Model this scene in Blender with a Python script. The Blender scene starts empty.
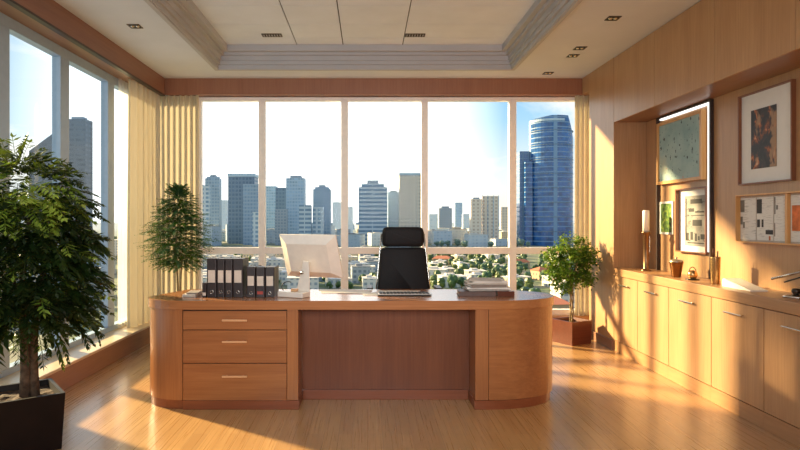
import bpy, bmesh, math, random
from mathutils import Vector, Matrix, noise

R = math.radians
sc = bpy.context.scene
COL = sc.collection
EYE = 1.316
F = 600.0
PX, PY = 368.0, 221.0


def at(px, Y):
    """lateral position of a direction at depth Y"""
    return (px - PX) * Y / F


def zat(py, Y):
    return EYE + (PY - py) * Y / F


# ------------------------------------------------------------------ materials
def lin(h):
    h = h.lstrip('#')
    out = []
    for i in (0, 2, 4):
        c = int(h[i:i + 2], 16) / 255
        out.append(c / 12.92 if c <= .04045 else ((c + .055) / 1.055) ** 2.4)
    return (*out, 1)


class NT:
    def __init__(self, name):
        self.m = bpy.data.materials.new(name)
        self.m.use_nodes = True
        self.t = self.m.node_tree
        self.t.nodes.clear()
        self.out = self.t.nodes.new('ShaderNodeOutputMaterial')

    def n(self, typ, **kw):
        nd = self.t.nodes.new('ShaderNode' + typ)
        for k, v in kw.items():
            if k.startswith('i_'):
                key = k[2:]
                key = int(key) if key.isdigit() else key.replace('_', ' ')
                nd.inputs[key].default_value = v
            else:
                setattr(nd, k, v)
        return nd

    def l(self, a, b):
        self.t.links.new(a, b)

    def math(self, op, a, b=None):
        nd = self.n('Math', operation=op)
        for i, v in enumerate((a, b)):
            if v is None:
                continue
            if isinstance(v, (int, float)):
                nd.inputs[i].default_value = v
            else:
                self.l(v, nd.inputs[i])
        return nd.outputs[0]

    def mix(self, f, a, b, mode='MIX'):
        nd = self.n('Mix', data_type='RGBA', blend_type=mode)
        for s, v in ((nd.inputs[0], f), (nd.inputs[6], a), (nd.inputs[7], b)):
            if isinstance(v, (int, float, tuple)):
                s.default_value = v
            else:
                self.l(v, s)
        return nd.outputs[2]

    def ramp(self, f, stops):
        nd = self.n('ValToRGB')
        el = nd.color_ramp.elements
        while len(el) < len(stops):
            el.new(.5)
        for e, (p, c) in zip(el, stops):
            e.position = p
            e.color = c
        self.l(f, nd.inputs[0])
        return nd.outputs[0]

    def bsdf(self, color, rough=.5, metal=0, spec=.5, coat=0, coat_rough=.1, bump=None, bump_s=.1, bump_d=.002):
        p = self.n('BsdfPrincipled')
        for key, v in (('Base Color', color), ('Roughness', rough)):
            if isinstance(v, (int, float, tuple)):
                p.inputs[key].default_value = v
            else:
                self.l(v, p.inputs[key])
        p.inputs['Metallic'].default_value = metal
        p.inputs['Specular IOR Level'].default_value = spec
        p.inputs['Coat Weight'].default_value = coat
        p.inputs['Coat Roughness'].default_value = coat_rough
        if bump is not None:
            b = self.n('Bump')
            b.inputs['Strength'].default_value = bump_s
            b.inputs['Distance'].default_value = bump_d
            self.l(bump, b.inputs['Height'])
            self.l(b.outputs[0], p.inputs['Normal'])
        self.l(p.outputs[0], self.out.inputs[0])
        return p

    def coords(self, scale=(1, 1, 1), kind='Object', rot=(0, 0, 0)):
        tc = self.n('TexCoord')
        mp = self.n('Mapping')
        mp.inputs['Scale'].default_value = scale
        mp.inputs['Rotation'].default_value = rot
        self.l(tc.outputs[kind], mp.inputs[0])
        return mp.outputs[0]

    def noise(self, vec, scale=5, detail=4, rough=.55, dist=0):
        nd = self.n('TexNoise')
        nd.inputs['Scale'].default_value = scale
        nd.inputs['Detail'].default_value = detail
        nd.inputs['Roughness'].default_value = rough
        nd.inputs['Distortion'].default_value = dist
        self.l(vec, nd.inputs['Vector'])
        return nd.outputs[0]


def wood(name, dark, light, grain='Z', rough=.38, fine=1.0, coat=0.15):
    t = NT(name)
    k = {'X': (1.2, 34, 34), 'Y': (34, 1.2, 34), 'Z': (34, 34, 1.2)}[grain]
    v = t.coords(tuple(a * fine for a in k))
    k2 = {'X': (.5, 5, 5), 'Y': (5, .5, 5), 'Z': (5, 5, .5)}[grain]
    v2 = t.coords(k2)
    a = t.noise(v, 2.4, 5, .6, .3)
    b = t.noise(v2, 1.2, 3, .5, .8)
    f = t.math('ADD', t.math('MULTIPLY', a, .6), t.math('MULTIPLY', b, .4))
    c = t.ramp(f, [(.30, lin(dark)), (.70, lin(light))])
    t.bsdf(c, rough, 0, .45, coat, .25, bump=a, bump_s=.06, bump_d=.001)
    return t.m


def plain(name, col, rough=.5, metal=0, spec=.5, coat=0, var=.06, vscale=20, bump=0):
    t = NT(name)
    v = t.coords()
    nz = t.noise(v, vscale, 3)
    c0 = lin(col)
    d = tuple(max(0, x * (1 - var * 2)) for x in c0[:3]) + (1,)
    e = tuple(min(1, x * (1 + var * 2)) for x in c0[:3]) + (1,)
    c = t.ramp(nz, [(.3, d), (.7, e)])
    t.bsdf(c, rough, metal, spec, coat, bump=nz if bump else None, bump_s=bump, bump_d=.002)
    return t.m


M = {}
M['oak'] = wood('oak veneer', '#a17852', '#bc946a', 'Z')
M['oak_h'] = wood('oak horizontal', '#9e734c', '#b88d61', 'Y')
M['oak_dark'] = wood('oak soffit', '#85604a', '#9c7459', 'Y')
M['valance'] = wood('valance wood', '#86563f', '#9b6a4e', 'Z', .45)
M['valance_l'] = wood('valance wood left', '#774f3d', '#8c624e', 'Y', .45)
M['cherry_h'] = wood('cherry horizontal', '#925b36', '#b3784a', 'X', .30, .8, .3)
M['cherry_v'] = wood('cherry vertical', '#925b36', '#b3784a', 'Z', .30, .8, .3)
M['cherry_top'] = wood('cherry top', '#98613b', '#b87e50', 'X', .22, .8, .5)
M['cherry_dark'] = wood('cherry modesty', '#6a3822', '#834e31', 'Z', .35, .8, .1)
M['cherry_plinth'] = wood('cherry plinth', '#7d4428', '#96583a', 'X', .35, .8, .1)
M['pale_wood'] = wood('pale handle wood', '#d3a071', '#e4b68a', 'X', .35)
M['art_frame'] = wood('light frame wood', '#c08a4e', '#dcae72', 'Z', .4)
M['sill_box'] = wood('sill box wood', '#8a6142', '#a27853', 'Y', .45)
M['sill'] = wood('pale sill', '#c9b08a', '#dcc7a2', 'Y', .35)
M['walnut'] = wood('walnut planter', '#54291b', '#74402c', 'X', .35)
M['walnut_book'] = plain('brown cover', '#5b4238', .45, var=.1)
M['espresso'] = plain('espresso planter', '#150b0a', .45, spec=.25, var=.15, vscale=8)
M['ceil'] = plain('ceiling paint', '#cfd4da', .85, var=.015, vscale=3)
M['ceil_tile'] = plain('ceiling panel paint', '#d8e0ea', .8, var=.02, vscale=3)
M['mould'] = plain('moulding paint', '#aeaeb0', .6, var=.02, vscale=4)
M['seam'] = plain('dark seam', '#2a2520', .9)
M['frame_b'] = plain('window frame cream', '#f6f3ec', .45, var=.02)
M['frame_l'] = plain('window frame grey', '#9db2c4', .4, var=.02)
M['chrome'] = plain('brushed chrome', '#c8c4bc', .22, 1.0, var=.03, vscale=60)
M['steel'] = plain('dark steel', '#4a4540', .35, 1.0, var=.05)
M['bronze'] = plain('bronze', '#8a6a4c', .3, 1.0, var=.06)
M['copper'] = plain('copper glass', '#8f6238', .2, .8, var=.08)
M['lid'] = plain('lid metal', '#b9a58c', .3, .7)
M['brass'] = plain('brass', '#c8a06a', .25, .9, var=.05)
M['black'] = plain('black plastic', '#1c1a1a', .4, var=.1)
M['binder'] = plain('binder board', '#2c2323', .42, var=.12)
M['binder_side'] = plain('binder page edge', '#57504a', .6, var=.1)
M['cream'] = plain('cream paper', '#d9cdbd', .7, var=.04)
M['red'] = plain('red sticker', '#b04438', .6)
M['white'] = plain('white shell', '#e9e2d6', .35, var=.02, coat=.2)
M['paper'] = plain('white paper', '#efe9df', .8, var=.02)
M['paper_grey'] = plain('grey paper', '#b9b0a4', .7, var=.05)
M['paper_dark'] = plain('taupe cover', '#8d8176', .55, var=.06)
M['leather'] = plain('black leather', '#171415', .62, spec=.25, var=.1, vscale=90, bump=.15)
M['soil'] = plain('soil', '#4a3322', .95, var=.4, vscale=60, bump=.6)
M['bark'] = plain('bark', '#5d4b3a', .85, var=.25, vscale=30, bump=.5)
M['bark_pale'] = plain('pale bark', '#8f7a54', .85, var=.2, vscale=30, bump=.4)
M['wax'] = plain('white wax', '#efe6d8', .5, var=.01)
M['mat_board'] = plain('white mount board', '#dfe0dc', .8, var=.01)
M['darkframe'] = plain('dark frame', '#33231d', .4, var=.08)
M['brownframe'] = wood('brown frame', '#6e4028', '#865638', 'Z', .4)


def leafmat(name, c1, c2, c3, trans=.35, sc_=6):
    t = NT(name)
    v = t.coords()
    nz = t.noise(v, sc_, 2)
    c = t.ramp(nz, [(.25, lin(c1)), (.5, lin(c2)), (.8, lin(c3))])
    p = t.bsdf(c, .45, 0, .4)
    tr = t.n('BsdfTranslucent')
    t.l(t.mix(.5, c, lin('#9fb83a')), tr.inputs[0])
    mx = t.n('MixShader')
    mx.inputs[0].default_value = trans
    t.l(p.outputs[0], mx.inputs[1])
    t.l(tr.outputs[0], mx.inputs[2])
    t.l(mx.outputs[0], t.out.inputs[0])
    return t.m


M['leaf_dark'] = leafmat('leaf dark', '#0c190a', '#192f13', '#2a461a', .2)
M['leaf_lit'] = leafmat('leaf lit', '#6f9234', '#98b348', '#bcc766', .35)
M['leaf_feather'] = leafmat('leaf feather', '#35583c', '#507a54', '#76a074', .35)
M['leaf_ficus'] = leafmat('leaf ficus', '#20400f', '#3a661c', '#6f962f', .3, 9)


def curtain_mat(name, c, trans=.45, alpha=0):
    t = NT(name)
    v = t.coords((60, 60, 2))
    nz = t.noise(v, 3, 3)
    c0 = lin(c)
    cc = t.ramp(nz, [(.3, tuple(x * .9 for x in c0[:3]) + (1,)), (.7, c0)])
    d = t.n('BsdfDiffuse')
    t.l(cc, d.inputs[0])
    tr = t.n('BsdfTranslucent')
    t.l(cc, tr.inputs[0])
    mx = t.n('MixShader')
    mx.inputs[0].default_value = trans
    t.l(d.outputs[0], mx.inputs[1])
    t.l(tr.outputs[0], mx.inputs[2])
    last = mx.outputs[0]
    if alpha:
        tp = t.n('BsdfTransparent')
        m2 = t.n('MixShader')
        m2.inputs[0].default_value = alpha
        t.l(last, m2.inputs[1])
        t.l(tp.outputs[0], m2.inputs[2])
        last = m2.outputs[0]
    t.l(last, t.out.inputs[0])
    return t.m


M['curtain'] = curtain_mat('gold curtain cloth', '#d3c8ae', .24)
M['sheer'] = curtain_mat('sheer cloth', '#f2ede4', .5, .35)


def glassmat(name, tint, refl=1.0):
    t = NT(name)
    tp = t.n('BsdfTransparent')
    tp.inputs[0].default_value = tint
    gl = t.n('BsdfGlossy')
    gl.inputs['Roughness'].default_value = .02
    fr = t.n('Fresnel')
    fr.inputs[0].default_value = 1.35
    mx = t.n('MixShader')
    t.l(t.math('MULTIPLY', fr.outputs[0], refl), mx.inputs[0])
    t.l(tp.outputs[0], mx.inputs[1])
    t.l(gl.outputs[0], mx.inputs[2])
    t.l(mx.outputs[0], t.out.inputs[0])
    return t.m


M['pane'] = glassmat('window glass', (.97, .985, .98, 1), .12)
M['pane_l'] = glassmat('window glass left', (.93, .965, .98, 1), .6)


def emis(name, col, s):
    t = NT(name)
    e = t.n('Emission')
    e.inputs[0].default_value = col
    e.inputs[1].default_value = s
    t.l(e.outputs[0], t.out.inputs[0])
    return t.m


M['led'] = emis('led strip', (1, .97, .92, 1), 1.6)


def floor_mat():
    t = NT('oak strip floor')
    tc = t.n('TexCoord')
    mp = t.n('Mapping')
    mp.inputs['Rotation'].default_value = (0, 0, R(90))
    t.l(tc.outputs['Object'], mp.inputs[0])
    br = t.n('TexBrick')
    br.offset = .37
    br.inputs['Scale'].default_value = 1
    br.inputs['Color1'].default_value = lin('#b58e5e')
    br.inputs['Color2'].default_value = lin('#c39c69')
    br.inputs['Mortar'].default_value = lin('#9c7852')
    br.inputs['Mortar Size'].default_value = .0012
    br.inputs['Brick Width'].default_value = 1.1
    br.inputs['Row Height'].default_value = .09
    t.l(mp.outputs[0], br.inputs['Vector'])
    g = t.noise(t.coords((40, .6, 1)), 2.4, 5, .6, .4)
    gc = t.ramp(g, [(.3, lin('#c9aa82')), (.72, lin('#ffffff'))])
    c = t.mix(.55, br.outputs[0], gc, 'MULTIPLY')
    rg = t.math('ADD', t.math('MULTIPLY', g, .18), .20)
    t.bsdf(c, rg, 0, .5, .25, .15, bump=g, bump_s=.04, bump_d=.001)
    return t.m


M['floor'] = floor_mat()


# ------------------------------------------------------------------ mesh builder
class MB:
    def __init__(self):
        self.bm = bmesh.new()
        self.mi = 0

    def _tag(self, faces):
        for f in faces:
            f.material_index = self.mi

    def box(self, x0, x1, y0, y1, z0, z1, bev=0, seg=2, mat=None):
        r = bmesh.ops.create_cube(self.bm, size=1)
        vs = r['verts']
        for v in vs:
            v.co = Vector(((x0 + x1) / 2 + v.co.x * (x1 - x0), (y0 + y1) / 2 + v.co.y * (y1 - y0),
                           (z0 + z1) / 2 + v.co.z * (z1 - z0)))
        fs = set(f for v in vs for f in v.link_faces)
        self._tag(fs)
        if bev:
            es = list(set(e for v in vs for e in v.link_edges))
            r = bmesh.ops.bevel(self.bm, geom=es, offset=bev, segments=seg, affect='EDGES', profile=.5)
            self._tag(r['faces'])
            vs = list(set(v for f in r['faces'] for v in f.verts) | set(v for v in vs if v.is_valid))
        if mat is not None:
            for v in vs:
                v.co = mat @ v.co
        return self

    def prism(self, pts, z0, z1, bev=0, seg=2, mat=None):
        """polygon (x,y) extruded from z0 to z1"""
        a = [self.bm.verts.new((x, y, z0)) for x, y in pts]
        b = [self.bm.verts.new((x, y, z1)) for x, y in pts]
        n = len(pts)
        fs = [self.bm.faces.new(a[::-1]), self.bm.faces.new(b)]
        for i in range(n):
            fs.append(self.bm.faces.new((a[i], a[(i + 1) % n], b[(i + 1) % n], b[i])))
        self._tag(fs)
        vs = a + b
        if bev:
            es = [e for e in set(e for f in fs[:2] for e in f.edges)]
            r = bmesh.ops.bevel(self.bm, geom=es, offset=bev, segments=seg, affect='EDGES', profile=.5)
            self._tag(r['faces'])
            vs = list(set(v for f in r['faces'] for v in f.verts) | set(v for v in vs if v.is_valid))
        if mat is not None:
            for v in vs:
                v.co = mat @ v.co
        return self

    def lathe(self, prof, cx=0, cy=0, n=24, mat=None):
        rings = []
        for r, z in prof:
            if r < 1e-6:
                rings.append([self.bm.verts.new((cx, cy, z))])
            else:
                rings.append([self.bm.verts.new((cx + r * math.cos(2 * math.pi * i / n),
                                                 cy + r * math.sin(2 * math.pi * i / n), z)) for i in range(n)])
        fs = []
        for A, B in zip(rings, rings[1:]):
            for i in range(n):
                j = (i + 1) % n
                if len(A) == 1 and len(B) == 1:
                    continue
                if len(A) == 1:
                    fs.append(self.bm.faces.new((A[0], B[j], B[i])))
                elif len(B) == 1:
                    fs.append(self.bm.faces.new((A[i], A[j], B[0])))
                else:
                    fs.append(self.bm.faces.new((A[i], A[j], B[j], B[i])))
        for f in fs:
            f.smooth = True
        self._tag(fs)
        if mat is not None:
            for rg in rings:
                for v in rg:
                    v.co = mat @ v.co
        return self

    def tube(self, pts, rad, n=10, cap=True):
        pts = [Vector(p) for p in pts]
        if isinstance(rad, (int, float)):
            rad = [rad] * len(pts)
        rings = []
        up = Vector((0, 0, 1))
        for i, p in enumerate(pts):
            d = (pts[min(i + 1, len(pts) - 1)] - pts[max(i - 1, 0)]).normalized()
            u = d.cross(up if abs(d.z) < .95 else Vector((1, 0, 0))).normalized()
            w = d.cross(u).normalized()
            if rings and u.dot(lastu) < 0:
                u, w = -u, -w
            lastu = u
            rings.append([self.bm.verts.new(p + (u * math.cos(2 * math.pi * k / n) + w * math.sin(2 * math.pi * k / n)) * rad[i])
                          for k in range(n)])
        fs = []
        for A, B in zip(rings, rings[1:]):
            for k in range(n):
                f = self.bm.faces.new((A[k], A[(k + 1) % n], B[(k + 1) % n], B[k]))
                f.smooth = True
                fs.append(f)
        if cap:
            fs.append(self.bm.faces.new(rings[0][::-1]))
            fs.append(self.bm.faces.new(rings[-1]))
        self._tag(fs)
        return self

    def quad(self, *vs):
        f = self.bm.faces.new([self.bm.verts.new(v) for v in vs])
        f.material_index = self.mi
        return self

    def build(self, name, mats, parent=None, world=False, loc=None, smooth=False, recalc=True):
        if recalc:
            bmesh.ops.recalc_face_normals(self.bm, faces=self.bm.faces[:])
        off = Vector((0, 0, 0))
        if world and parent is not None:
            p = parent
            while p.parent is not None:
                p = p.parent
            off = p.location.copy()
        if loc is not None:
            off = Vector(loc)
        if off.length > 0:
            for v in self.bm.verts:
                v.co -= off
        if smooth:
            for f in self.bm.faces:
                f.smooth = True
        me = bpy.data.meshes.new(name)
        self.bm.to_mesh(me)
        self.bm.free()
        if not isinstance(mats, (list, tuple)):
            mats = [mats]
        for m in mats:
            me.materials.append(m)
        o = bpy.data.objects.new(name, me)
        COL.objects.link(o)
        if parent is not None:
            o.parent = parent
        if loc is not None:
            o.location = loc
        return o


def tag(o, label=None, cat=None, group=None, kind=None):
    if label:
        o['label'] = label
    if cat:
        o['category'] = cat
    if group:
        o['group'] = group
    if kind:
        o['kind'] = kind
    return o


def thing(name, label, cat, loc=(0, 0, 0), rz=0, group=None):
    o = bpy.data.objects.new(name, None)
    o.empty_display_size = .1
    COL.objects.link(o)
    o.location = loc
    o.rotation_euler = (0, 0, rz)
    return tag(o, label, cat, group)


def struct(o):
    o['kind'] = 'structure'
    return o


def copy_tree(o, parent=None):
    c = o.copy()
    COL.objects.link(c)
    if parent is not None:
        c.parent = parent
    for ch in list(o.children):
        copy_tree(ch, c)
    return c


def arc(cx, cy, rx, ry, a0, a1, n=12):
    return [(cx + rx * math.cos(R(a0 + (a1 - a0) * i / n)), cy + ry * math.sin(R(a0 + (a1 - a0) * i / n))) for i in range(n + 1)]


def rrect(x0, x1, y0, y1, r, n=5):
    return (arc(x0 + r, y0 + r, r, r, 180, 270, n) + arc(x1 - r, y0 + r, r, r, 270, 360, n)
            + arc(x1 - r, y1 - r, r, r, 0, 90, n) + arc(x0 + r, y1 - r, r, r, 90, 180, n))


# ------------------------------------------------------------------ room shell
XL, XLW, XR, XW = -2.37, -2.62, 2.50, 2.83
YB, YBW = 7.00, 7.18
ZC, ZV = 2.98, 2.79
YF = -0.6

struct(MB().box(-2.72, 2.95, YF, 7.35, -.12, 0).build('floor', M['floor']))

# ceiling with its tray opening
CX0, CX1, CY1, CY0 = -1.64, 1.57, 6.50, 1.2
b = MB()
b.box(-2.72, CX0, YF, 7.35, ZC, ZC + .3)
b.box(CX1, 2.95, YF, 7.35, ZC, ZC + .3)
b.box(CX0, CX1, CY1, 7.35, ZC, ZC + .3)
b.box(CX0, CX1, YF, CY0, ZC, ZC + .3)
struct(b.build('ceiling', M['ceil']))
ZT = 3.183
b = MB()
b.mi = 1
b.box(CX0 + .01, CX1 - .01, CY0 + .01, CY1 - .01, ZT + .012, ZT + .06)
b.mi = 0
xs = [CX0 + .12, -.754, -.265, .367, CX1 - .12]
ys = [CY1 - .12, 6.12, 5.69, 5.2, 4.65, 4.1, 3.5, 2.9, 2.3, 1.7, CY0 + .1]
for i in range(len(xs) - 1):
    for j in range(len(ys) - 1):
        b.box(xs[i] + .005, xs[i + 1] - .005, ys[j + 1] + .0035, ys[j] - .0035, ZT, ZT + .014)
struct(b.build('ceiling', [M['ceil_tile'], M['seam']]))


# stepped crown moulding round the tray
def ring(bm_, o0, o1, z0, z1):
    bm_.box(CX0 + o0, CX0 + o1, CY0 + o0, CY1 - o0, z0, z1)
    bm_.box(CX1 - o1, CX1 - o0, CY0 + o0, CY1 - o0, z0, z1)
    bm_.box(CX0 + o1, CX1 - o1, CY1 - o1, CY1 - o0, z0, z1)
    bm_.box(CX0 + o1, CX1 - o1, CY0 + o0, CY0 + o1, z0, z1)


b = MB()
prof = [(-.035, .01, ZC - .016, ZC), (-.02, .016, ZC - .03, ZC - .014), (0, .028, ZC - .022, ZC + .03), (.02, .05, ZC + .02, ZC + .075),
        (.045, .066, ZC + .06, ZC + .12), (.06, .1, ZC + .11, ZC + .15), (.09, .15, ZC + .14, ZT + .001)]
for o0, o1, z0, z1 in prof:
    ring(b, o0, o1, z0, z1)
struct(b.build('trim_1', M['mould']))

# right wall with the flush tall panel at its window end
b = MB()
b.box(XW, XW + .1, YF, 7.35, 0, ZC)
b.box(XR, XW, 6.105, 6.78, .1, ZC, .002)
b.box(XR, XW, 6.775, 6.999, ZV, ZC)
b.box(2.70, XW, 6.775, 7.35, 0, ZC)
struct(b.build('wall_right', M['oak']))
struct(MB().box(XR - .014, XW, 6.105, 6.78, 0, .098, .002).build('baseboard_right', M['oak_dark']))

# back wall: piers behind the curtains, head above the glass
b = MB()
b.box(-2.72, 2.70, YBW - .02, 7.35, ZV + .03, ZC)
struct(b.build('wall_back', M['ceil']))
struct(MB().box(-2.36, 2.70, YB + .035, 7.35, .0, .2, .003).build('baseboard_back', M['oak_h']))
b = MB()
b.box(-2.72, XLW - .04, YF, 7.16, ZV + .03, ZC)
b.box(-2.72, XLW - .04, YF, 7.16, -.1, .16)
b.box(-2.72, XLW - .07, YF, 1.8, .16, ZV + .03)  # unseen solid stretch added behind the near glass to darken the foreground
struct(b.build('wall_left', M['ceil']))
b = MB()
b.box(XLW - .1, -2.36, YF, 7.0, 0, .175, .003)
b.mi = 1
b.box(XLW - .1, -2.345, YF, 7.0, .175, .2, .004)
struct(b.build('baseboard_left', [M['sill_box'], M['sill']]))

struct(MB().box(-2.72, 2.95, YF - .1, YF, -.1, ZC + .3).build('wall_rear', M['oak_dark']))
# valances
b = MB()
b.box(XL, 2.70, YB, YB + .03, ZV, ZC)
b.box(XL, 2.70, YB + .03, 7.2, ZV + .01, ZV + .03)
struct(b.build('trim_2', M['valance']))
b = MB()
b.box(XL - .03, XL, YF, YB + .03, ZV, ZC)
b.mi = 1
b.box(XL - .045, XL + .002, YF, YB, ZV - .018, ZV - .0005)
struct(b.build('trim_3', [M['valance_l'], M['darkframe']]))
struct(MB().box(XLW - .06, XL - .03, YF, YB + .03, ZV + .01, ZV + .03).build('trim_4', M['oak_dark']))

# back window
win = bpy.data.objects.new('window_1', None)
COL.objects.link(win)
win.location = (0, YBW, .2)
struct(win)
zb, zt = .2, ZV
b = MB()
y0, y1 = YBW - .03, YBW + .05
b.box(-2.06, -1.99, y0, y1, zb, zt)
b.box(2.62, 2.70, y0, y1, zb, zt)
b.box(-2.62, -2.06, y0, y1, zt - .04, zt)
b.box(-1.99, 2.62, y0, y1, zt - .04, zt)
b.box(-2.62, -2.06, y0, y1, zb, zb + .06)
b.box(-1.99, 2.62, y0, y1, zb, zb + .06)
b.build('window_frame', M['frame_b'], win, world=True)
mx = [(258.5, 265), (341, 348), (421.5, 428), (509.5, 516.5)]
for a, c in mx:
    MB().box(at(a, YBW - .03), at(c, YBW - .03), y0, y1, zb + .06, zt - .04, .004).build('mullion', M['frame_b'], win, world=True)
edges = [-1.99] + [v for a, c in mx for v in (at(a, YBW - .03), at(c, YBW - .03))] + [2.62]
tz0, tz1 = zat(254, YBW - .03), zat(247.5, YBW - .03)
for i in range(0, len(edges), 2):
    MB().box(edges[i], edges[i + 1], y0 + .003, y1, tz0, tz1, .003).build('transom', M['frame_b'], win, world=True)
b = MB()
for i in range(0, len(edges), 2):
    b.quad((edges[i], YBW + .01, zb + .05), (edges[i + 1], YBW + .01, zb + .05), (edges[i + 1], YBW + .01, tz0 + .01), (edges[i], YBW + .01, tz0 + .01))
    b.quad((edges[i], YBW + .01, tz1 - .01), (edges[i + 1], YBW + .01, tz1 - .01), (edges[i + 1], YBW + .01, zt - .03), (edges[i], YBW + .01, zt - .03))
b.quad((-2.6, YBW + .01, zb + .05), (-2.05, YBW + .01, zb + .05), (-2.05, YBW + .01, zt - .03), (-2.6, YBW + .01, zt - .03))
b.build('pane', M['pane'], win, world=True)

# left window
win = bpy.data.objects.new('window_2', None)
COL.objects.link(win)
win.location = (XLW, 4, .2)
struct(win)
xa, xb = XLW - .06, XLW + .015
b = MB()
b.box(xa, xb, YF, 7.14, ZV - .075, ZV + .008)
b.box(xa, xb, YF, 7.14, .2, .25)
b.box(xa, xb, 7.05, 7.14, .25, ZV - .075)
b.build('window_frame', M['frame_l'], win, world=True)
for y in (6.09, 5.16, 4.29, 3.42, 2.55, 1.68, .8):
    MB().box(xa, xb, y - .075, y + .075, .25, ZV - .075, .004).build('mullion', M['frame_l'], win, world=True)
b = MB()
b.quad((XLW - .02, YF, .23), (XLW - .02, 7.1, .23), (XLW - .02, 7.1, ZV - .05), (XLW - .02, YF, ZV - .05))
b.build('pane', M['pane_l'], win, world=True)


# ------------------------------------------------------------------ curtains
def curtain(name, p0, p1, z0, z1, waves, amp, mat, label, seed):
    rnd = random.Random(seed)
    p0, p1 = Vector(p0), Vector(p1)
    d = p1 - p0
    L = d.length
    d.normalize()
    nrm = Vector((-d.y, d.x))
    n = waves * 10
    ph = [rnd.uniform(-.5, .5) for _ in range(waves + 2)]
    am = [rnd.uniform(.65, 1.1) for _ in range(waves + 2)]
    b = MB()
    rows = []
    zs = [z0 + (z1 - z0) * k / 10 for k in range(11)]
    for z in zs:
        tt = (z - z0) / (z1 - z0)
        row = []
        for i in range(n + 1):
            u = i / n * waves
            k = int(u)
            a = amp * (am[k] * (1 - (u - k)) + am[k + 1] * (u - k)) * (.75 + .25 * (1 - tt))
            s = math.sin(2 * math.pi * u + ph[k] * .3 * math.sin(math.pi * (u - k)))
            s = math.copysign(abs(s) ** .7, s)
            q = p0 + d * (L * i / n) + nrm * (a * s + .004 * math.sin(tt * 5 + k))
            row.append(b.bm.verts.new((q.x, q.y, z)))
        rows.append(row)
    for A, B in zip(rows, rows[1:]):
        for i in range(n):
            b.bm.faces.new((A[i], A[i + 1], B[i + 1], B[i]))
    c = (p0 + p1) / 2
    o = b.build(name, mat, loc=(c.x, c.y, z0), smooth=True)
    return tag(o, label, 'curtain')


curtain('curtain', (-2.475, 6.24), (-2.47, 7.05), .203, ZV + .008, 6, .066, M['curtain'],
        'gold floor-length curtain gathered at the far end of the left window', 1)
curtain('curtain', (-2.47, 7.10), (-2.0, 7.09), .203, ZV + .008, 7, .035, M['curtain'],
        'gold curtain at the left edge of the back window, behind the feathery plant', 2)
curtain('curtain', (2.44, 7.085), (2.66, 7.085), .203, ZV + .008, 4, .035, M['curtain'],
        'narrow cream curtain at the right edge of the back window', 3)
curtain('sheer_curtain', (-2.582, 6.2), (-2.582, 6.98), .203, ZV + .008, 9, .011, M['sheer'],
        'thin white sheer hanging between the left glass and the gold curtain', 4)


# ------------------------------------------------------------------ ceiling fixtures
def downlight(px, py, label, grp='square ceiling downlights'):
    Y = F * (ZC - EYE) / (PY - py)
    X = at(px, Y)
    t = thing('ceiling_downlight', label, 'ceiling light', (X, Y, ZC), 0, grp)
    b = MB()
    s, w = .052, .01
    b.box(-s, s, -s, -s + w, -.006, -.0005)
    b.box(-s, s, s - w, s, -.006, -.0005)
    b.box(-s, -s + w, -s + w, s - w, -.006, -.0005)
    b.box(s - w, s, -s + w, s - w, -.006, -.0005)
    b.build('trim_ring', M['steel'], t)
    MB().box(-s + w, s - w, -s + w, s - w, -.0025, -.0005).build('recess', M['seam'], t)
    b = MB()
    for dx in (-.022, .022):
        b.lathe([(0, -.012), (.014, -.011), (.018, -.003)], dx, 0, 14)
    b.build('lamp', M['chrome'], t)


downlight(135, 26, 'square recessed downlight above the left window side, alone on its side of the tray ceiling')
downlight(613, 18, 'square downlight nearest the viewer on the right strip of ceiling')
downlight(580, 48, 'square downlight, nearer one of the close pair on the right ceiling strip')
downlight(573, 55.5, 'square downlight, farther one of the close pair on the right ceiling strip')
downlight(548, 73, 'square downlight nearest the back window valance on the right ceiling strip')
for px, lab in ((272, 'slim slotted air vent in the tray ceiling, left of the middle seams'),
                (415, 'slim slotted air vent in the tray ceiling, straight above the office chair')):
    Y = 6.02
    X = at(px, Y)
    t = thing('ceiling_vent', lab, 'vent', (X, Y, ZT), 0, 'tray ceiling vents')
    b = MB()
    b.box(-.1, .1, -.045, -.037, -.008, 0)
    b.box(-.1, .1, .037, .045, -.008, 0)
    b.box(-.1, -.092, -.037, .037, -.008, 0)
    b.box(.092, .1, -.037, .037, -.008, 0)
    b.build('frame', M['steel'], t)
    MB().box(-.092, .092, -.037, .037, -.003, 0).build('backing', M['seam'], t)
    b = MB()
    for k in range(7):
        x = -.08 + k * .0267
        b.box(x - .005, x + .005, -.036, .036, -.007, -.003)
    b.build('slats', M['mould'], t)

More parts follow.
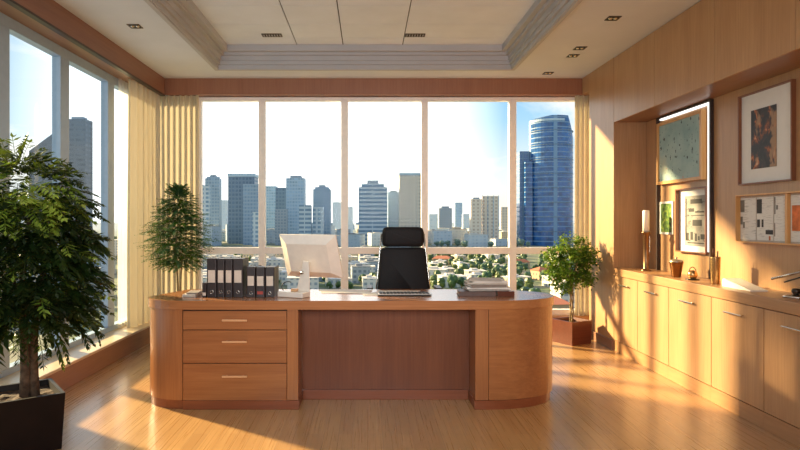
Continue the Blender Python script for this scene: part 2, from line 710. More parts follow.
# ------------------------------------------------------------------ right wall: cabinets
ZK, ZD, ZCT = .113, .766, .84
ybs = [6.10, 5.57, 4.99, 4.37, 3.79, 3.2]
low = ['first low oak cabinet from the window, standing against the tall panel',
       'second low oak cabinet from the window, below the candlestick',
       'third low oak cabinet from the window, below the copper jar',
       'fourth low oak cabinet from the window, below the white desk tray',
       'low oak cabinet nearest the viewer, cut by the right edge']
for i in range(5):
    ya, yb = ybs[i], ybs[i + 1]
    t = thing('base_cabinet', low[i], 'cabinet', (XR + .16, (ya + yb) / 2, 0), 0, 'low cabinets along the right wall')
    b = MB()
    b.box(XR + .022, XW - .003, yb + .001, ya - .001, ZK - .01, ZD)
    b.build('carcass', M['oak_dark'], t, world=True)
    MB().box(XR - .004, XR + .1, yb + .0005, ya - .0005, .002, ZK - .003).build('plinth', M['oak_h'], t, world=True)
    d = MB().box(XR, XR + .02, yb + .003, ya - .003, ZK, ZD - .005, .002).build('door', M['oak'], t, world=True)
    c = (ya + yb) / 2
    hb = MB()
    hb.box(XR - .03, XR - .02, c - .1, c + .1, .679, .691, .003)
    hb.box(XR - .021, XR, c - .085, c - .075, .681, .689)
    hb.box(XR - .021, XR, c + .075, c + .085, .681, .689)
    tag(hb.build('handle', M['chrome'], d, world=True), 'chrome bar handle')
o = MB().box(XR - .012, XW - .002, 3.2, 6.10, ZD + .001, ZCT, .004).build('countertop', M['oak_h'], loc=(2.66, 4.6, ZD))
tag(o, 'long oak worktop running over the low cabinets', 'worktop')

ZU = 2.32
yus = [6.10, 5.24, 4.33, 3.51, 2.65]
upl = ['first overhead oak cupboard from the window, its lower corner brightest',
       'second overhead oak cupboard from the window, above the lit frame',
       'third overhead oak cupboard from the window, above the abstract poster',
       'overhead oak cupboard cut to a sliver by the top right corner']
for i in range(4):
    ya, yb = yus[i], yus[i + 1]
    t = thing('wall_cupboard', upl[i], 'cupboard', (XR + .16, (ya + yb) / 2, ZU), 0, 'overhead cupboards along the right wall')
    MB().box(XR + .021, XW - .003, yb + .001, ya - .001, ZU, ZC - .003).build('carcass', M['oak_dark'], t, world=True)
    MB().box(XR, XR + .02, yb + .0025, ya - .0025, ZU - .002, ZC - .006, .002).build('door', M['oak'], t, world=True)

# ------------------------------------------------------------------ right wall: lit frame and pictures


def yw(px, X=XW):
    return F * X / (px - PX)


yl, yr = yw(659), yw(714)
t = thing('lit_wall_frame', 'tall dark wall frame with a white light strip, round the teal painting and the sketch print', 'wall frame',
          (XW, (yl + yr) / 2, ZCT))
b = MB()
zf = 2.312
b.box(XW - .03, XW - .001, yl - .018, yl, ZCT + .001, zf)
b.box(XW - .03, XW - .001, yr, yr + .018, ZCT + .001, zf)
b.box(XW - .03, XW - .001, yr + .018, yl - .018, zf - .018, zf)
b.build('border', M['darkframe'], t, world=True)
b = MB()
b.box(XW - .033, XW - .001, yr + .0185, yr + .036, 1.06, zf - .019)
b.box(XW - .033, XW - .001, yr + .036, yl - .08, zf - .034, zf - .019)
tag(b.build('light_strip', M['led'], t, world=True), 'glowing white light strip')


def picture(name, label, y0, y1, z0, z1, fw, dep, fmat, cat='picture', edge=None):
    """y0 far edge, y1 near edge"""
    t = thing(name, label, cat, (XW, (y0 + y1) / 2, z0), 0, 'framed pictures on the right wall')
    xf = XW - dep
    b = MB()
    b.box(xf, XW - .001, y1, y1 + fw, z0, z1)
    b.box(xf, XW - .001, y0 - fw, y0, z0, z1)
    b.box(xf, XW - .001, y1 + fw, y0 - fw, z0, z0 + fw)
    b.box(xf, XW - .001, y1 + fw, y0 - fw, z1 - fw, z1)
    b.build('frame', fmat, t, world=True)
    return t, xf


def sheet(t, name, mat, y0, y1, z0, z1, x, label=None):
    b = MB().box(x, x + .002, min(y0, y1), max(y0, y1), z0, z1)
    o = b.build(name, mat, t, world=True)
    if label:
        o['label'] = label
    return o


def art_teal():
    t = NT('teal painting')
    v = t.coords()
    n1 = t.noise(v, 3, 4)
    base = t.ramp(n1, [(.3, lin('#7d9fa2')), (.55, lin('#9fb9b6')), (.75, lin('#b9bfa9'))])
    sp = t.noise(t.coords((1, 1.3, .8)), 22, 3, .6)
    m1 = t.ramp(sp, [(.63, (0, 0, 0, 1)), (.66, (1, 1, 1, 1))])
    c = t.mix(m1, base, lin('#2b3a3d'))
    sp2 = t.noise(t.coords((1, 1, 1), rot=(1, 2, 3)), 11, 2)
    m2 = t.ramp(sp2, [(.70, (0, 0, 0, 1)), (.73, (1, 1, 1, 1))])
    c = t.mix(m2, c, lin('#c8743f'))
    t.bsdf(c, .6)
    return t.m


def art_dark():
    t = NT('dark abstract print')
    n1 = t.noise(t.coords((1, 1.5, 1)), 9, 4, .6, .8)
    n2 = t.noise(t.coords((1, 1.2, .7), rot=(.4, 0, .3)), 7, 3, .6, .2)
    c = t.ramp(n1, [(.34, lin('#171821')), (.5, lin('#2a2931')), (.56, lin('#5a3428')), (.63, lin('#b5683a')), (.7, lin('#cbb08c')), (.8, lin('#3a3f56'))])
    m2 = t.ramp(n2, [(.52, (0, 0, 0, 1)), (.58, (1, 1, 1, 1))])
    c = t.mix(t.math('MULTIPLY', m2, .7), c, lin('#b08a64'))
    t.bsdf(c, .5)
    return t.m


def art_grey():
    t = NT('grey sketch print')
    n1 = t.noise(t.coords((1, 1, 1)), 6, 4)
    c = t.ramp(n1, [(.3, lin('#6d6a65')), (.7, lin('#a5a098'))])
    sp = t.noise(t.coords((1, 1, 2.2)), 16, 3, .6, 1)
    m1 = t.ramp(sp, [(.60, (0, 0, 0, 1)), (.64, (1, 1, 1, 1))])
    t.bsdf(t.mix(m1, c, lin('#3a3936')), .6)
    return t.m


def art_green():
    t = NT('garden photo')
    n1 = t.noise(t.coords((1, 1, 1)), 26, 4)
    c = t.ramp(n1, [(.3, lin('#1f3514')), (.5, lin('#55802a')), (.66, lin('#a7b944')), (.8, lin('#d8dcc0'))])
    t.bsdf(c, .4)
    return t.m


def art_page(nm, seed):
    t = NT(nm)
    n1 = t.noise(t.coords((1, 1.5, 30), rot=(0, 0, 0)), 6 + seed, 3)
    m1 = t.ramp(n1, [(.58, (0, 0, 0, 1)), (.64, (1, 1, 1, 1))])
    t.bsdf(t.mix(m1, lin('#dcdcd6'), lin('#b4b4b0')), .7)
    return t.m


M['inkdark'] = plain('ink dark', '#2f2e2f', .7)
M['inkgrey'] = plain('ink grey', '#77756f', .7)
M['inkorange'] = plain('ink orange', '#c9703f', .7, var=.15)

# teal painting
t, xf = picture('painting', 'teal abstract painting with dark flecks in a pale wooden frame', yw(661), yw(706.5), 1.664, 2.252, .028, .045, M['art_frame'])
sheet(t, 'canvas', art_teal(), yw(661) - .028, yw(706.5) + .028, 1.692, 2.224, XW - .03)
# small garden photo
t, xf = picture('photograph', 'small unframed-looking green garden photo with white border, left of the sketch print', yw(661), yw(674), 1.19, 1.50, .02, .012, M['mat_board'])
sheet(t, 'print', art_green(), yw(661) - .02, yw(674) + .02, 1.21, 1.48, XW - .008)
# grey sketch print
ya, yb = yw(675, XW - .045), yw(705.5, XW - .045)
t, xf = picture('sketch_print', 'grey machine sketch print on white mount in a brown frame', ya, yb, 1.04, 1.603, .01, .045, M['brownframe'])
sheet(t, 'mount', M['mat_board'], ya - .01, yb + .01, 1.05, 1.593, XW - .008)
pr = sheet(t, 'print', art_grey(), ya - .1, yb + .045, 1.10, 1.535, XW - .011)
b = MB()
W = (ya - .1) - (yb + .045)
for (u0, u1, v0, v1) in ((.05, .1, .1, .95), (.28, .8, .84, .93), (.2, .45, .68, .75), (.5, .9, .66, .69), (.38, .8, .4, .52), (.08, .2, .1, .26), (.28, .4, .12, .28),
                         (.48, .58, .1, .25), (.62, .7, .12, .2), (.74, .95, .14, .24), (.15, .9, .05, .07), (.3, .9, .6, .615)):
    b.box(XW - .0118, XW - .011, ya - .1 - W * u1, ya - .1 - W * u0, 1.10 + .435 * v0, 1.10 + .435 * v1)
b.build('drawing', M['inkdark'], pr, world=True)
# tall poster
ya, yb = yw(736, XW - .045), yw(789.5, XW - .045)
t, xf = picture('poster', 'tall dark abstract poster on a wide white mount, highest on the right', ya, yb, 1.585, 2.255, .01, .032, M['brownframe'])
sheet(t, 'mount', M['mat_board'], ya - .01, yb + .01, 1.595, 2.245, XW - .008)
sheet(t, 'print', art_dark(), yw(752.5), yw(778), 1.695, 2.125, XW - .011)
# page frame below it
ya, yb = yw(735, XW - .045), 3.62
t, xf = picture('page_frame', 'wide shallow frame of printed white pages under the abstract poster', ya, yb, 1.156, 1.512, .01, .045, M['art_frame'])
sheet(t, 'backing', M['paper_grey'], ya - .01, yb + .01, 1.166, 1.502, XW - .006)
pxs = [741, 757.5, 775, 789]
for k in range(3):
    p0, p1 = yw(pxs[k] + .6), yw(pxs[k + 1] - .6)
    pg = sheet(t, 'page', art_page('page print %d' % k, k * 2), p0, p1, 1.178, 1.488, XW - .009)
    W = p0 - p1
    rnd = random.Random(k + 5)
    marks = [[(0, .28, .66, .95), (0, .16, .36, .55), (.18, .3, .28, .42)], [(.0, .32, .62, .95), (.02, .2, .3, .48), (.3, .42, .3, .48), (.55, 1, .14, .24)],
             [(0, .1, .6, .98), (.14, .3, .7, .8), (.0, .08, .1, .4)]][k]
    for (u0, u1, v0, v1) in marks:
        MB().box(XW - .0096, XW - .009, p0 - W * u1, p0 - W * u0, 1.178 + .31 * v0, 1.178 + .31 * v1).build('printed_block', M['inkgrey'] if k != 1 else M['inkdark'], pg, world=True)
    if k == 1:
        MB().box(XW - .0096, XW - .009, p0 - W * .85, p0 - W * .75, 1.18, 1.21).build('orange_mark', M['inkorange'], pg, world=True)
MB().box(XW - .03, XW - .006, yw(791.5), yw(789.3), 1.166, 1.502).build('divider', M['art_frame'], t, world=True)
pg = sheet(t, 'page', art_page('page print 3', 1), yw(792.2), 3.634, 1.178, 1.488, XW - .009, 'page with an orange picture')
MB().box(XW - .0096, XW - .009, 3.86, yw(792.2) - .012, 1.25, 1.42).build('orange_picture', M['inkorange'], pg, world=True)

# ------------------------------------------------------------------ things on the worktop
# candlestick
t = thing('candlestick', 'tall bronze candlestick with a white pillar candle', 'candlestick', (at(646, 5.71), 5.71, ZCT))
MB().lathe([(0, 0), (.045, 0), (.045, .012), (.03, .018), (.024, .03), (.024, .34), (.03, .35), (.04, .362), (.04, .375), (0, .375)], n=20).build('holder', M['bronze'], t)
MB().lathe([(0, .3755), (.03, .3755), (.031, .57), (.026, .578), (0, .575)], n=20).build('candle', M['wax'], t)
MB().box(.026, .034, -.012, .012, .18, .33, .002).build('clip', M['chrome'], t)
# copper jar
Y = 5.08
t = thing('copper_jar', 'copper coloured flared jar with a pale domed lid', 'jar', (at(676.3, Y), Y, ZCT))
MB().lathe([(0, 0), (.032, 0), (.036, .006), (.055, .125), (.058, .13), (.052, .13), (.034, .012), (0, .01)]).build('body', M['copper'], t)
l = MB().lathe([(.056, .131), (.056, .136), (.048, .146), (.02, .154), (.008, .157), (.008, .163), (.011, .168), (0, .171)]).build('lid', M['lid'], t)
# glass pot
Y = 4.85
t = thing('small_pot', 'small round pot with a ring handle on a saucer, beside the copper jar', 'pot', (at(692.5, Y), Y, ZCT))
MB().lathe([(0, 0), (.05, 0), (.052, .008), (.03, .01), (0, .01)]).build('saucer', M['steel'], t)
MB().lathe([(.026, .0105), (.036, .03), (.037, .05), (.028, .072), (.012, .078), (0, .079)]).build('body', M['brass'], t)
pts = [(.03 * math.cos(R(a)), 0, .058 + .045 * math.sin(R(a))) for a in range(0, 181, 15)]
MB().tube(pts, .0035, 8).build('handle', M['steel'], t)
# tall brass beaker with pens
Y = 4.53
t = thing('pen_beaker', 'tall brass beaker in front of the lit frame edge', 'beaker', (at(715.3, Y), Y, ZCT))
MB().lathe([(0, 0), (.03, 0), (.031, .004), (.037, .2), (.037, .205), (.033, .205), (.028, .01), (0, .01)]).build('cup', M['brass'], t)
for k, (dx, dy, h) in enumerate(((-.012, .0, .26), (.014, .006, .235))):
    p = thing('pen', ['dark pen, left one standing in the brass beaker', 'dark pen, right and shorter one in the brass beaker'][k], 'pen',
              (t.location.x + dx, t.location.y + dy, ZCT + .012), 0, 'pens in the brass beaker')
    MB().tube([(0, 0, 0), (dx * .4, 0, h * .75)], .004, 8).build('barrel', M['steel'], p)
    MB().tube([(dx * .4, 0, h * .75), (dx * .5, 0, h)], .0052, 8).build('cap', M['brownframe'], p)
# white tray
Y = 4.22
t = thing('desk_tray', 'low white wedge-shaped desk tray lying alone on the worktop', 'tray', (at(743, Y), Y, ZCT))
pf = [(x_ * .74, y_) for x_, y_ in ((.24, 0), (.24, .008), (-.13, .055), (-.175, .062), (-.2, .055), (-.205, .03), (-.205, 0))]
rot = Matrix(((0, 0, 1, -.06), (-1, 0, 0, 0), (0, 1, 0, 0), (0, 0, 0, 1)))
MB().prism([(x, y) for x, y in pf][::-1], 0, .12, .003, 2, mat=rot).build('body', M['white'], t)
MB().box(-.05, .05, .14, .1535, .012, .045).build('end_slot', M['paper_grey'], t)
# chrome lamp at the frame edge
Y = 3.74
t = thing('desk_lamp', 'chrome desk lamp with slanted arms, cut by the right edge', 'lamp', (at(797, Y), Y, ZCT))
MB().lathe([(0, 0), (.075, 0), (.078, .006), (.06, .014), (.02, .02), (.014, .03), (0, .03)]).build('base', M['chrome'], t)
MB().lathe([(0, .02), (.02, .025), (.026, .04), (.02, .055), (0, .06)], -.02, -.02).build('knob', M['steel'], t)
MB().tube([(0, 0, .028), (.07, -.12, .2)], .006, 10).build('stem', M['chrome'], t)
MB().tube([(.07, -.12, .2), (-.05, .16, .1)], .008, 10).build('arm', M['chrome'], t)
MB().tube([(.075, -.14, .185), (-.01, .1, .085)], .005, 10).build('arm', M['steel'], t)

# ------------------------------------------------------------------ desk
DZ = .76
YF0, YB0 = 4.18, 4.89
XD0 = -1.5
XE, AE, BE = .84, .555, (YB0 - YF0) / 2
YM = (YF0 + YB0) / 2


def left_arc(i):
    return arc(-1.297, YF0 + .24, .31 - i, .24 - i, 172, 270, 16)


def desk_outline(i):
    return left_arc(i) + arc(XE, YM, AE - i, BE - i, -90, 90, 36) + [(-1.45 + i, YB0 - i), (-1.475 + i, YB0 - .03)]


desk = thing('executive_desk', 'large reddish-brown executive desk with rounded ends in the room centre', 'desk', (-.05, YM, 0))
MB().prism(desk_outline(0), DZ - .062, DZ, .005, 2).build('desktop', M['cherry_top'], desk, world=True)
# left pedestal
i = .012
lp = left_arc(i)
b = MB()
b.prism(lp + [(-1.2965, YB0 - .04), (-1.465, YB0 - .04)], .064, DZ - .063, .002, 1)
b.build('curved_end_panel', M['cherry_v'], desk, world=True)
b = MB()
b.box(-1.2935, -.4905, YF0 + .03, YB0 - .04, .064, DZ - .063)
b.build('pedestal_carcass', M['seam'], desk, world=True)
b = MB()
b.box(-.5655, -.4877, YF0 + i, YF0 + .05, .064, DZ - .063, .002)
b.box(-.4905, -.4877, YF0 + .05, YB0 - .04, .064, DZ - .063)
b.build('side_panel', M['cherry_v'], desk, world=True)
zs = [zat(y, YF0 + i) for y in (310.6, 330, 363.4, 400.8)]
for k in range(3):
    d = MB().box(-1.2925, -.5685, YF0 + i, YF0 + .032, zs[k + 1] + .0025, zs[k] - .0025, .002).build('drawer', M['cherry_h'], desk, world=True)
    hz = zat((320.2, 341.7, 376.3)[k], YF0)
    hb = MB()
    hb.box(-1.015, -.84, YF0 - .018, YF0 - .008, hz - .007, hz + .007, .003)
    hb.box(-.99, -.98, YF0 - .009, YF0 + i, hz - .004, hz + .004)
    hb.box(-.875, -.865, YF0 - .009, YF0 + i, hz - .004, hz + .004)
    tag(hb.build('handle', M['pale_wood'], d, world=True), 'pale wooden bar handle')
j = .004
b = MB()
b.prism(left_arc(.02) + [(-1.29, YF0 + j), (-.482, YF0 + j), (-.482, YB0 - .05), (-1.455, YB0 - .05)], 0, .0625, .002, 1)
b.build('plinth', M['cherry_plinth'], desk, world=True)
# right pedestal
b = MB()
b.box(.75, .842, YF0 + i, YB0 - .04, .064, DZ - .063, .002)
b.build('side_panel', M['cherry_v'], desk, world=True)
b = MB()
b.prism([(.8445, YF0 + i)] + arc(XE, YM, AE - i, BE - i, -89, 89, 36) + [(.8445, YB0 - i)], .064, DZ - .063, .002, 1)
b.build('curved_end_panel', M['cherry_h'], desk, world=True)
b = MB()
b.prism([(.742, YF0 + j)] + arc(XE, YM, AE - .03, BE - j, -90, 88, 36) + [(.742, YB0 - .02)], 0, .0625, .002, 1)
b.build('plinth', M['cherry_plinth'], desk, world=True)
# modesty panel with its bottom rail
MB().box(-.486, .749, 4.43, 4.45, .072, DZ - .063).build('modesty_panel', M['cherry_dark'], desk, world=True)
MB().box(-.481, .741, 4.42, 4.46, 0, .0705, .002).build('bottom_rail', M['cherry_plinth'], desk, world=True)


# ------------------------------------------------------------------ things on the desk
def binder(px0, px1, h, Y, label, group, red=False, name='ring_binder'):
    X0, X1 = at(px0, Y) + .0012, at(px1, Y) - .0012
    w = X1 - X0
    t = thing(name, label, 'binder', ((X0 + X1) / 2, Y + .11, DZ), 0, group)
    b = MB()
    b.prism(rrect(-w / 2, w / 2, -.11, .0, .006, 3), .0005, h, .002, 1)
    b.box(-w / 2, -w / 2 + .003, 0, .105, .0005, h)
    b.box(w / 2 - .003, w / 2, 0, .105, .0005, h)
    b.build('cover', M['binder'], t)
    MB().box(-w / 2 + .004, w / 2 - .004, .001, .098, .004, h - .012).build('pages', M['cream'], t)
    lw = w * .36
    MB().box(-lw, lw, -.1115, -.1102, h * .38, h * .70).build('label', M['cream'], t)
    if red:
        MB().box(-lw * .9, lw * .9, -.1115, -.1102, h * .1, h * .2).build('sticker', M['red'], t)
    else:
        rr = MB()
        r = min(.011, w * .2)
        rr.tube([(r * math.cos(R(a)), -.1115, h * .14 + r * math.sin(R(a))) for a in range(0, 361, 24)], .0025, 6)
        rr.build('finger_ring', M['chrome'], t)


G = 'black binders on the desk'
YBD = 4.37
binder(206.5, 216.6, .283, YBD, 'first tall black binder from the left, widest of the tall four', G)
binder(216.7, 224.6, .281, YBD, 'second tall black binder from the left', G)
binder(224.7, 232.6, .281, YBD, 'third tall black binder from the left', G)
binder(232.7, 243, .281, YBD, 'fourth tall black binder, at the right end of the tall row', G)
binder(246.2, 255.4, .222, YBD, 'first of the three short black binders, beside the tall row', G)
binder(255.6, 264.8, .22, YBD, 'short black binder with a red sticker, middle of the short three', G, True)
binder(265, 274.5, .22, YBD, 'short black binder at the right end, nearest the monitor', G)
# little notebook at the left
X = at(204.2, YBD)
t = thing('small_notebook', 'small black notebook standing at the left end of the binders', 'notebook', (X, YBD + .06, DZ))
MB().box(-.015, .0145, -.06, .06, .0005, .105, .003).build('cover', M['binder'], t)
MB().box(-.011, .011, -.0612, -.0601, .012, .035).build('label', M['cream'], t)
# flat pale folders
for k in range(3):
    w, d = (.10, .095, .085)[k], (.2, .19, .16)[k]
    X = at(194, YBD + .1)
    o = MB().box(-w / 2, w / 2, -d / 2, d / 2, 0, .0105, .002).build('folder', [M['paper_grey'], M['cream'], M['paper_dark']][k])
    o.location = (X + .008 * k - .01, YBD + .09, DZ + .0005 + .011 * k)
    o.rotation_euler = (0, 0, R((2, -3, 4)[k]))
    tag(o, ['grey folder at the bottom of the small flat pile left of the binders', 'cream folder in the middle of the small flat pile left of the binders',
            'taupe folder on top of the small flat pile left of the binders'][k], 'folder', 'flat folders left of the binders')

# monitor, seen from behind
mon = thing('computer_monitor', 'white desktop monitor seen from behind, on a slim stand', 'monitor', (-.515, 4.50, DZ), R(-25))
TM = Matrix.Translation((.075, .05, .295)) @ Matrix.Rotation(R(20), 4, 'X')
b = MB()
W2, H2 = .242, .172


def frustum(b, w0, h0, y0, w1, h1, y1, mat):
    A = [mat @ Vector(p) for p in ((-w0, y0, -h0), (w0, y0, -h0), (w0, y0, h0), (-w0, y0, h0))]
    B = [mat @ Vector(p) for p in ((-w1, y1, -h1), (w1, y1, -h1), (w1, y1, h1), (-w1, y1, h1))]
    A = [b.bm.verts.new(p) for p in A]
    B = [b.bm.verts.new(p) for p in B]
    b.bm.faces.new(B)
    b.bm.faces.new(A[::-1])
    for k in range(4):
        b.bm.faces.new((A[k], A[(k + 1) % 4], B[(k + 1) % 4], B[k]))


b.box(-W2, W2, -.012, .004, -H2, H2, .004, 2, mat=TM)
frustum(b, W2 - .004, H2 - .004, -.012, W2 - .07, H2 - .06, -.05, TM)
b.build('shell', M['white'], mon)
MB().box(-W2 + .012, W2 - .012, .0042, .006, -H2 + .03, H2 - .012, mat=TM).build('screen', M['black'], mon)
b = MB()
pl = [(-.075, .0), (.052, .0), (.045, .255), (-.005, .262), (-.012, .20)]
L = Matrix(((1, 0, 0, .07), (0, 0, -1, -.045), (0, 1, 0, .001), (0, 0, 0, 1)))
b.prism(pl, 0, .012, .002, 1, mat=L)
b.build('stand', M['white'], mon)
MB().lathe([(0, 0), (.013, 0), (.013, .01), (0, .012)], n=16, mat=Matrix.Translation((.06, -.0572, .175)) @ Matrix.Rotation(R(90), 4, 'X')).build('clip', M['chrome'], mon)
b = MB()
b.box(-.09, .125, -.16, -.058, .0005, .04, .006)
b.build('base', M['white'], mon)
MB().box(.0, .045, -.12, -.085, .0402, .062, .003).build('wooden_block', M['pale_wood'], mon)
o = MB().tube([(-.62 + .05 * math.cos(R(a)), 4.66, DZ + .045 + .04 * math.sin(R(a))) for a in range(60, 301, 15)] + [(-.52, 4.62, DZ + .006)], .0035, 8).build('cable', M['black'], loc=(-.6, 4.66, DZ))
tag(o, 'dark cable looping on the desk left of the monitor stand', 'cable')


def sheet_paper(name, X, Y, w, d, rz, z, h, mat, label, group=None, cat='paper'):
    o = MB().box(-w / 2, w / 2, -d / 2, d / 2, 0, h).build(name, mat)
    o.location = (X, Y, z)
    o.rotation_euler = (0, 0, R(rz))
    return tag(o, label, cat, group)


sheet_paper('paper_sheet', -.27, 4.74, .21, .27, 12, DZ + .0005, .002, M['paper'], 'white sheet of paper right of the monitor, left of its neighbour', 'loose papers between monitor and chair')
sheet_paper('paper_sheet', -.1, 4.70, .24, .25, -8, DZ + .003, .0025, M['paper'], 'white sheet of paper lying nearer the chair, overlapping its neighbour', 'loose papers between monitor and chair')
sheet_paper('paper_sheet', .06, 4.56, .2, .2, 6, DZ + .0005, .003, M['paper'], 'white sheet half under the left end of the keyboard')

# keyboard
kb = thing('keyboard', 'slim silver keyboard with black keys in front of the office chair', 'keyboard', (at(404, 4.5), 4.50, DZ + .004), R(2))
MB().box(-.2, .2, -.07, .07, 0, .007, .002).build('base', M['black'], kb)
MB().box(-.197, .197, -.067, .067, .0072, .0125, .002).build('top_plate', M['white'], kb)
for row in range(5):
    b = MB()
    for k in range(14):
        x0 = -.187 + k * .0268
        b.box(x0, x0 + .0225, -.058 + row * .0245, -.038 + row * .0245, .0127, .0165, .0015, 1)
    b.build('key_row', M['black'], kb)
sheet_paper('paper_sheet', .24, 4.70, .34, .12, -3, DZ + .0005, .004, M['paper'], 'white sheet lying behind the keyboard, before the office chair')

# books and magazines at the right
SX, SY = at(482, 4.5), 4.55


def book(w, d, h, x, y, z, rz, cover, label, page=None):
    t = thing('book', label, 'book', (x, y, z), R(rz), 'pile of books and magazines on the desk')
    b = MB()
    b.box(-w / 2, w / 2, -d / 2, d / 2, 0, .004, .001)
    b.box(-w / 2, w / 2, -d / 2, d / 2, h - .004, h, .001)
    b.box(-w / 2, w / 2, -d / 2, -d / 2 + .004, .004, h - .004)
    b.build('cover', cover, t)
    MB().box(-w / 2 + .005, w / 2 - .005, -d / 2 + .0042, d / 2 - .006, .0042, h - .0042).build('pages', page or M['cream'], t)


book(.27, .2, .036, SX - .045, SY - .04, DZ + .0005, -3, M['walnut_book'], 'thick brown hardback at the bottom left of the book pile')
book(.125, .19, .036, SX + .160, SY - .03, DZ + .0005, 2, M['walnut'], 'reddish hardback beside the thick brown one, under the magazines')
zz = DZ + .0372
spec = [(.3, .2, .014, 4, 'paper_grey', 'grey magazine resting directly on the two hardbacks'), (.32, .21, .012, -6, 'paper', 'white magazine second from the pile bottom above the hardbacks'),
        (.27, .2, .02, 8, 'paper_dark', 'taupe paperback in the middle of the book pile'), (.3, .2, .01, -3, 'cream', 'cream magazine above the taupe paperback'),
        (.26, .19, .012, 5, 'paper', 'white magazine just under the top one of the pile'), (.24, .18, .01, -9, 'paper_grey', 'grey booklet lying on top of the book pile')]
for k, (w, d, h, rz, mt, lab) in enumerate(spec):
    book(w, d, h, SX + .035 + .012 * math.sin(k * 2.1), SY - .02 + .01 * math.cos(k * 1.7), zz, rz, M[mt], lab, M['paper'])
    zz += h + .0012

# ------------------------------------------------------------------ office chair
ch = thing('office_chair', 'black leather high-back office chair with headrest behind the desk', 'chair', (.315, 5.28, 0))


def upright(pts, y0, y1, bev, seg=3):
    """outline in x,z extruded along y"""
    m = Matrix(((1, 0, 0, 0), (0, 0, 1, 0), (0, 1, 0, 0), (0, 0, 0, 1)))
    return MB().prism(pts, y0, y1, bev, seg, mat=m)


def rpoly(pts, r, n=5):
    out = []
    m = len(pts)
    for i in range(m):
        p, a, c = Vector(pts[i]), Vector(pts[i - 1]), Vector(pts[(i + 1) % m])
        u, v = (a - p).normalized(), (c - p).normalized()
        s, e = p + u * r, p + v * r
        for k in range(n + 1):
            t_ = k / n
            q = s * (1 - t_) ** 2 + p * 2 * t_ * (1 - t_) + e * t_ ** 2
            out.append((q.x, q.y))
    return out


bk = upright(rpoly([(-.245, .52), (.245, .52), (.198, 1.078), (-.198, 1.078)], .04), .0, .075, .022, 4)
for v in bk.bm.verts:
    v.co.y += .05 + (v.co.z - .52) * .12 - .03 * (1 - (v.co.x / .25) ** 2)
bk.build('backrest', M['leather'], ch, smooth=True)
hd = upright(rpoly([(-.19, 1.085), (.19, 1.085), (.184, 1.262), (-.184, 1.262)], .045), .0, .09, .035, 5)
for v in hd.bm.verts:
    v.co.y += .085
hd.build('headrest', M['leather'], ch, smooth=True)
for s in (-1, 1):
    MB().tube([(s * .252, .10, .53), (s * .232, .13, .8), (s * .205, .16, 1.07), (s * .193, .17, 1.2)], .008, 8).build('side_rail', M['chrome'], ch)
st = MB().prism(rpoly([(-.25, -.28), (.25, -.28), (.24, .2), (-.24, .2)], .07), .43, .52, .03, 4)
st.build('seat', M['leather'], ch, smooth=True)
for s in (-1, 1):
    a = MB()
    a.tube([(s * .26, .06, .47), (s * .30, .02, .52), (s * .305, .0, .70)], .012, 8)
    arm = a.build('arm_support', M['chrome'], ch)
    MB().prism(rrect(s * .3 - .027, s * .3 + .027, -.14, .12, .02, 4), .70, .742, .01, 3).build('armrest', M['black'], arm)
MB().lathe([(0, .1), (.03, .1), (.03, .28), (.022, .285), (.022, .41), (.09, .415), (.09, .43), (0, .43)]).build('gas_column', M['black'], ch)
MB().lathe([(0, .075), (.05, .075), (.05, .12), (0, .12)]).build('hub', M['chrome'], ch)
for k in range(5):
    a = R(90 + 72 * k)
    c_, s_ = math.cos(a), math.sin(a)
    lg = MB().tube([(.04 * c_, .04 * s_, .1), (.17 * c_, .17 * s_, .09), (.30 * c_, .30 * s_, .07)], [.022, .018, .013], 8).build('leg', M['chrome'], ch)
    cb = MB()
    cb.lathe([(0, -.022), (.024, -.022), (.028, -.016), (.028, .016), (.024, .022), (0, .022)], n=16,
             mat=Matrix.Translation((.30 * c_, .30 * s_, .029)) @ Matrix.Rotation(a + R(90), 4, 'Z') @ Matrix.Rotation(R(90), 4, 'Y'))
    cb.build('caster', M['black'], lg)


# ------------------------------------------------------------------ plants
def frond(b, p, d, L, droop, nl, ll, lw, rnd, ang=50):
    p = Vector(p)
    d = Vector(d).normalized()
    pts = [p.copy()]
    st = L / nl
    for k in range(nl):
        d = (d + Vector((0, 0, -droop / nl))).normalized()
        p = p + d * st
        pts.append(p.copy())
    side0 = d.cross(Vector((0, 0, 1)))
    if side0.length < .1:
        side0 = Vector((rnd.uniform(-1, 1), rnd.uniform(-1, 1), 0))
    side0.normalize()
    roll = rnd.uniform(-.5, .5)
    for k in range(1, nl + 1):
        t_ = k / nl
        dd = (pts[k] - pts[k - 1]).normalized()
        side = side0 * math.cos(roll) + side0.cross(dd) * math.sin(roll)
        prof = (.55 + .75 * math.sin(math.pi * min(1, t_ * .9 + .08)))
        for s in ((-1, 1) if k < nl else (-1, 1, 0)):
            l = ll * prof * rnd.uniform(.8, 1.15)
            a = R(ang + rnd.uniform(-12, 12)) if s else 0
            ld = (dd * math.cos(a) + side * s * math.sin(a) + Vector((0, 0, -.25 * rnd.random()))).normalized()
            w = ld.cross(Vector((rnd.uniform(-.4, .4), rnd.uniform(-.4, .4), 1)))
            if w.length < .05:
                w = side
            w.normalize()
            q = pts[k]
            v = [b.bm.verts.new(x) for x in (q, q + ld * l * .4 + w * lw * .5, q + ld * l, q + ld * l * .4 - w * lw * .5)]
            f = b.bm.faces.new(v)
            f.material_index = b.mi
    # stalk
    w = side0 * .0016
    for A, B in zip(pts, pts[1:]):
        v = [b.bm.verts.new(x) for x in (A - w, A + w, B + w, B - w)]
        f = b.bm.faces.new(v)
        f.material_index = b.mi


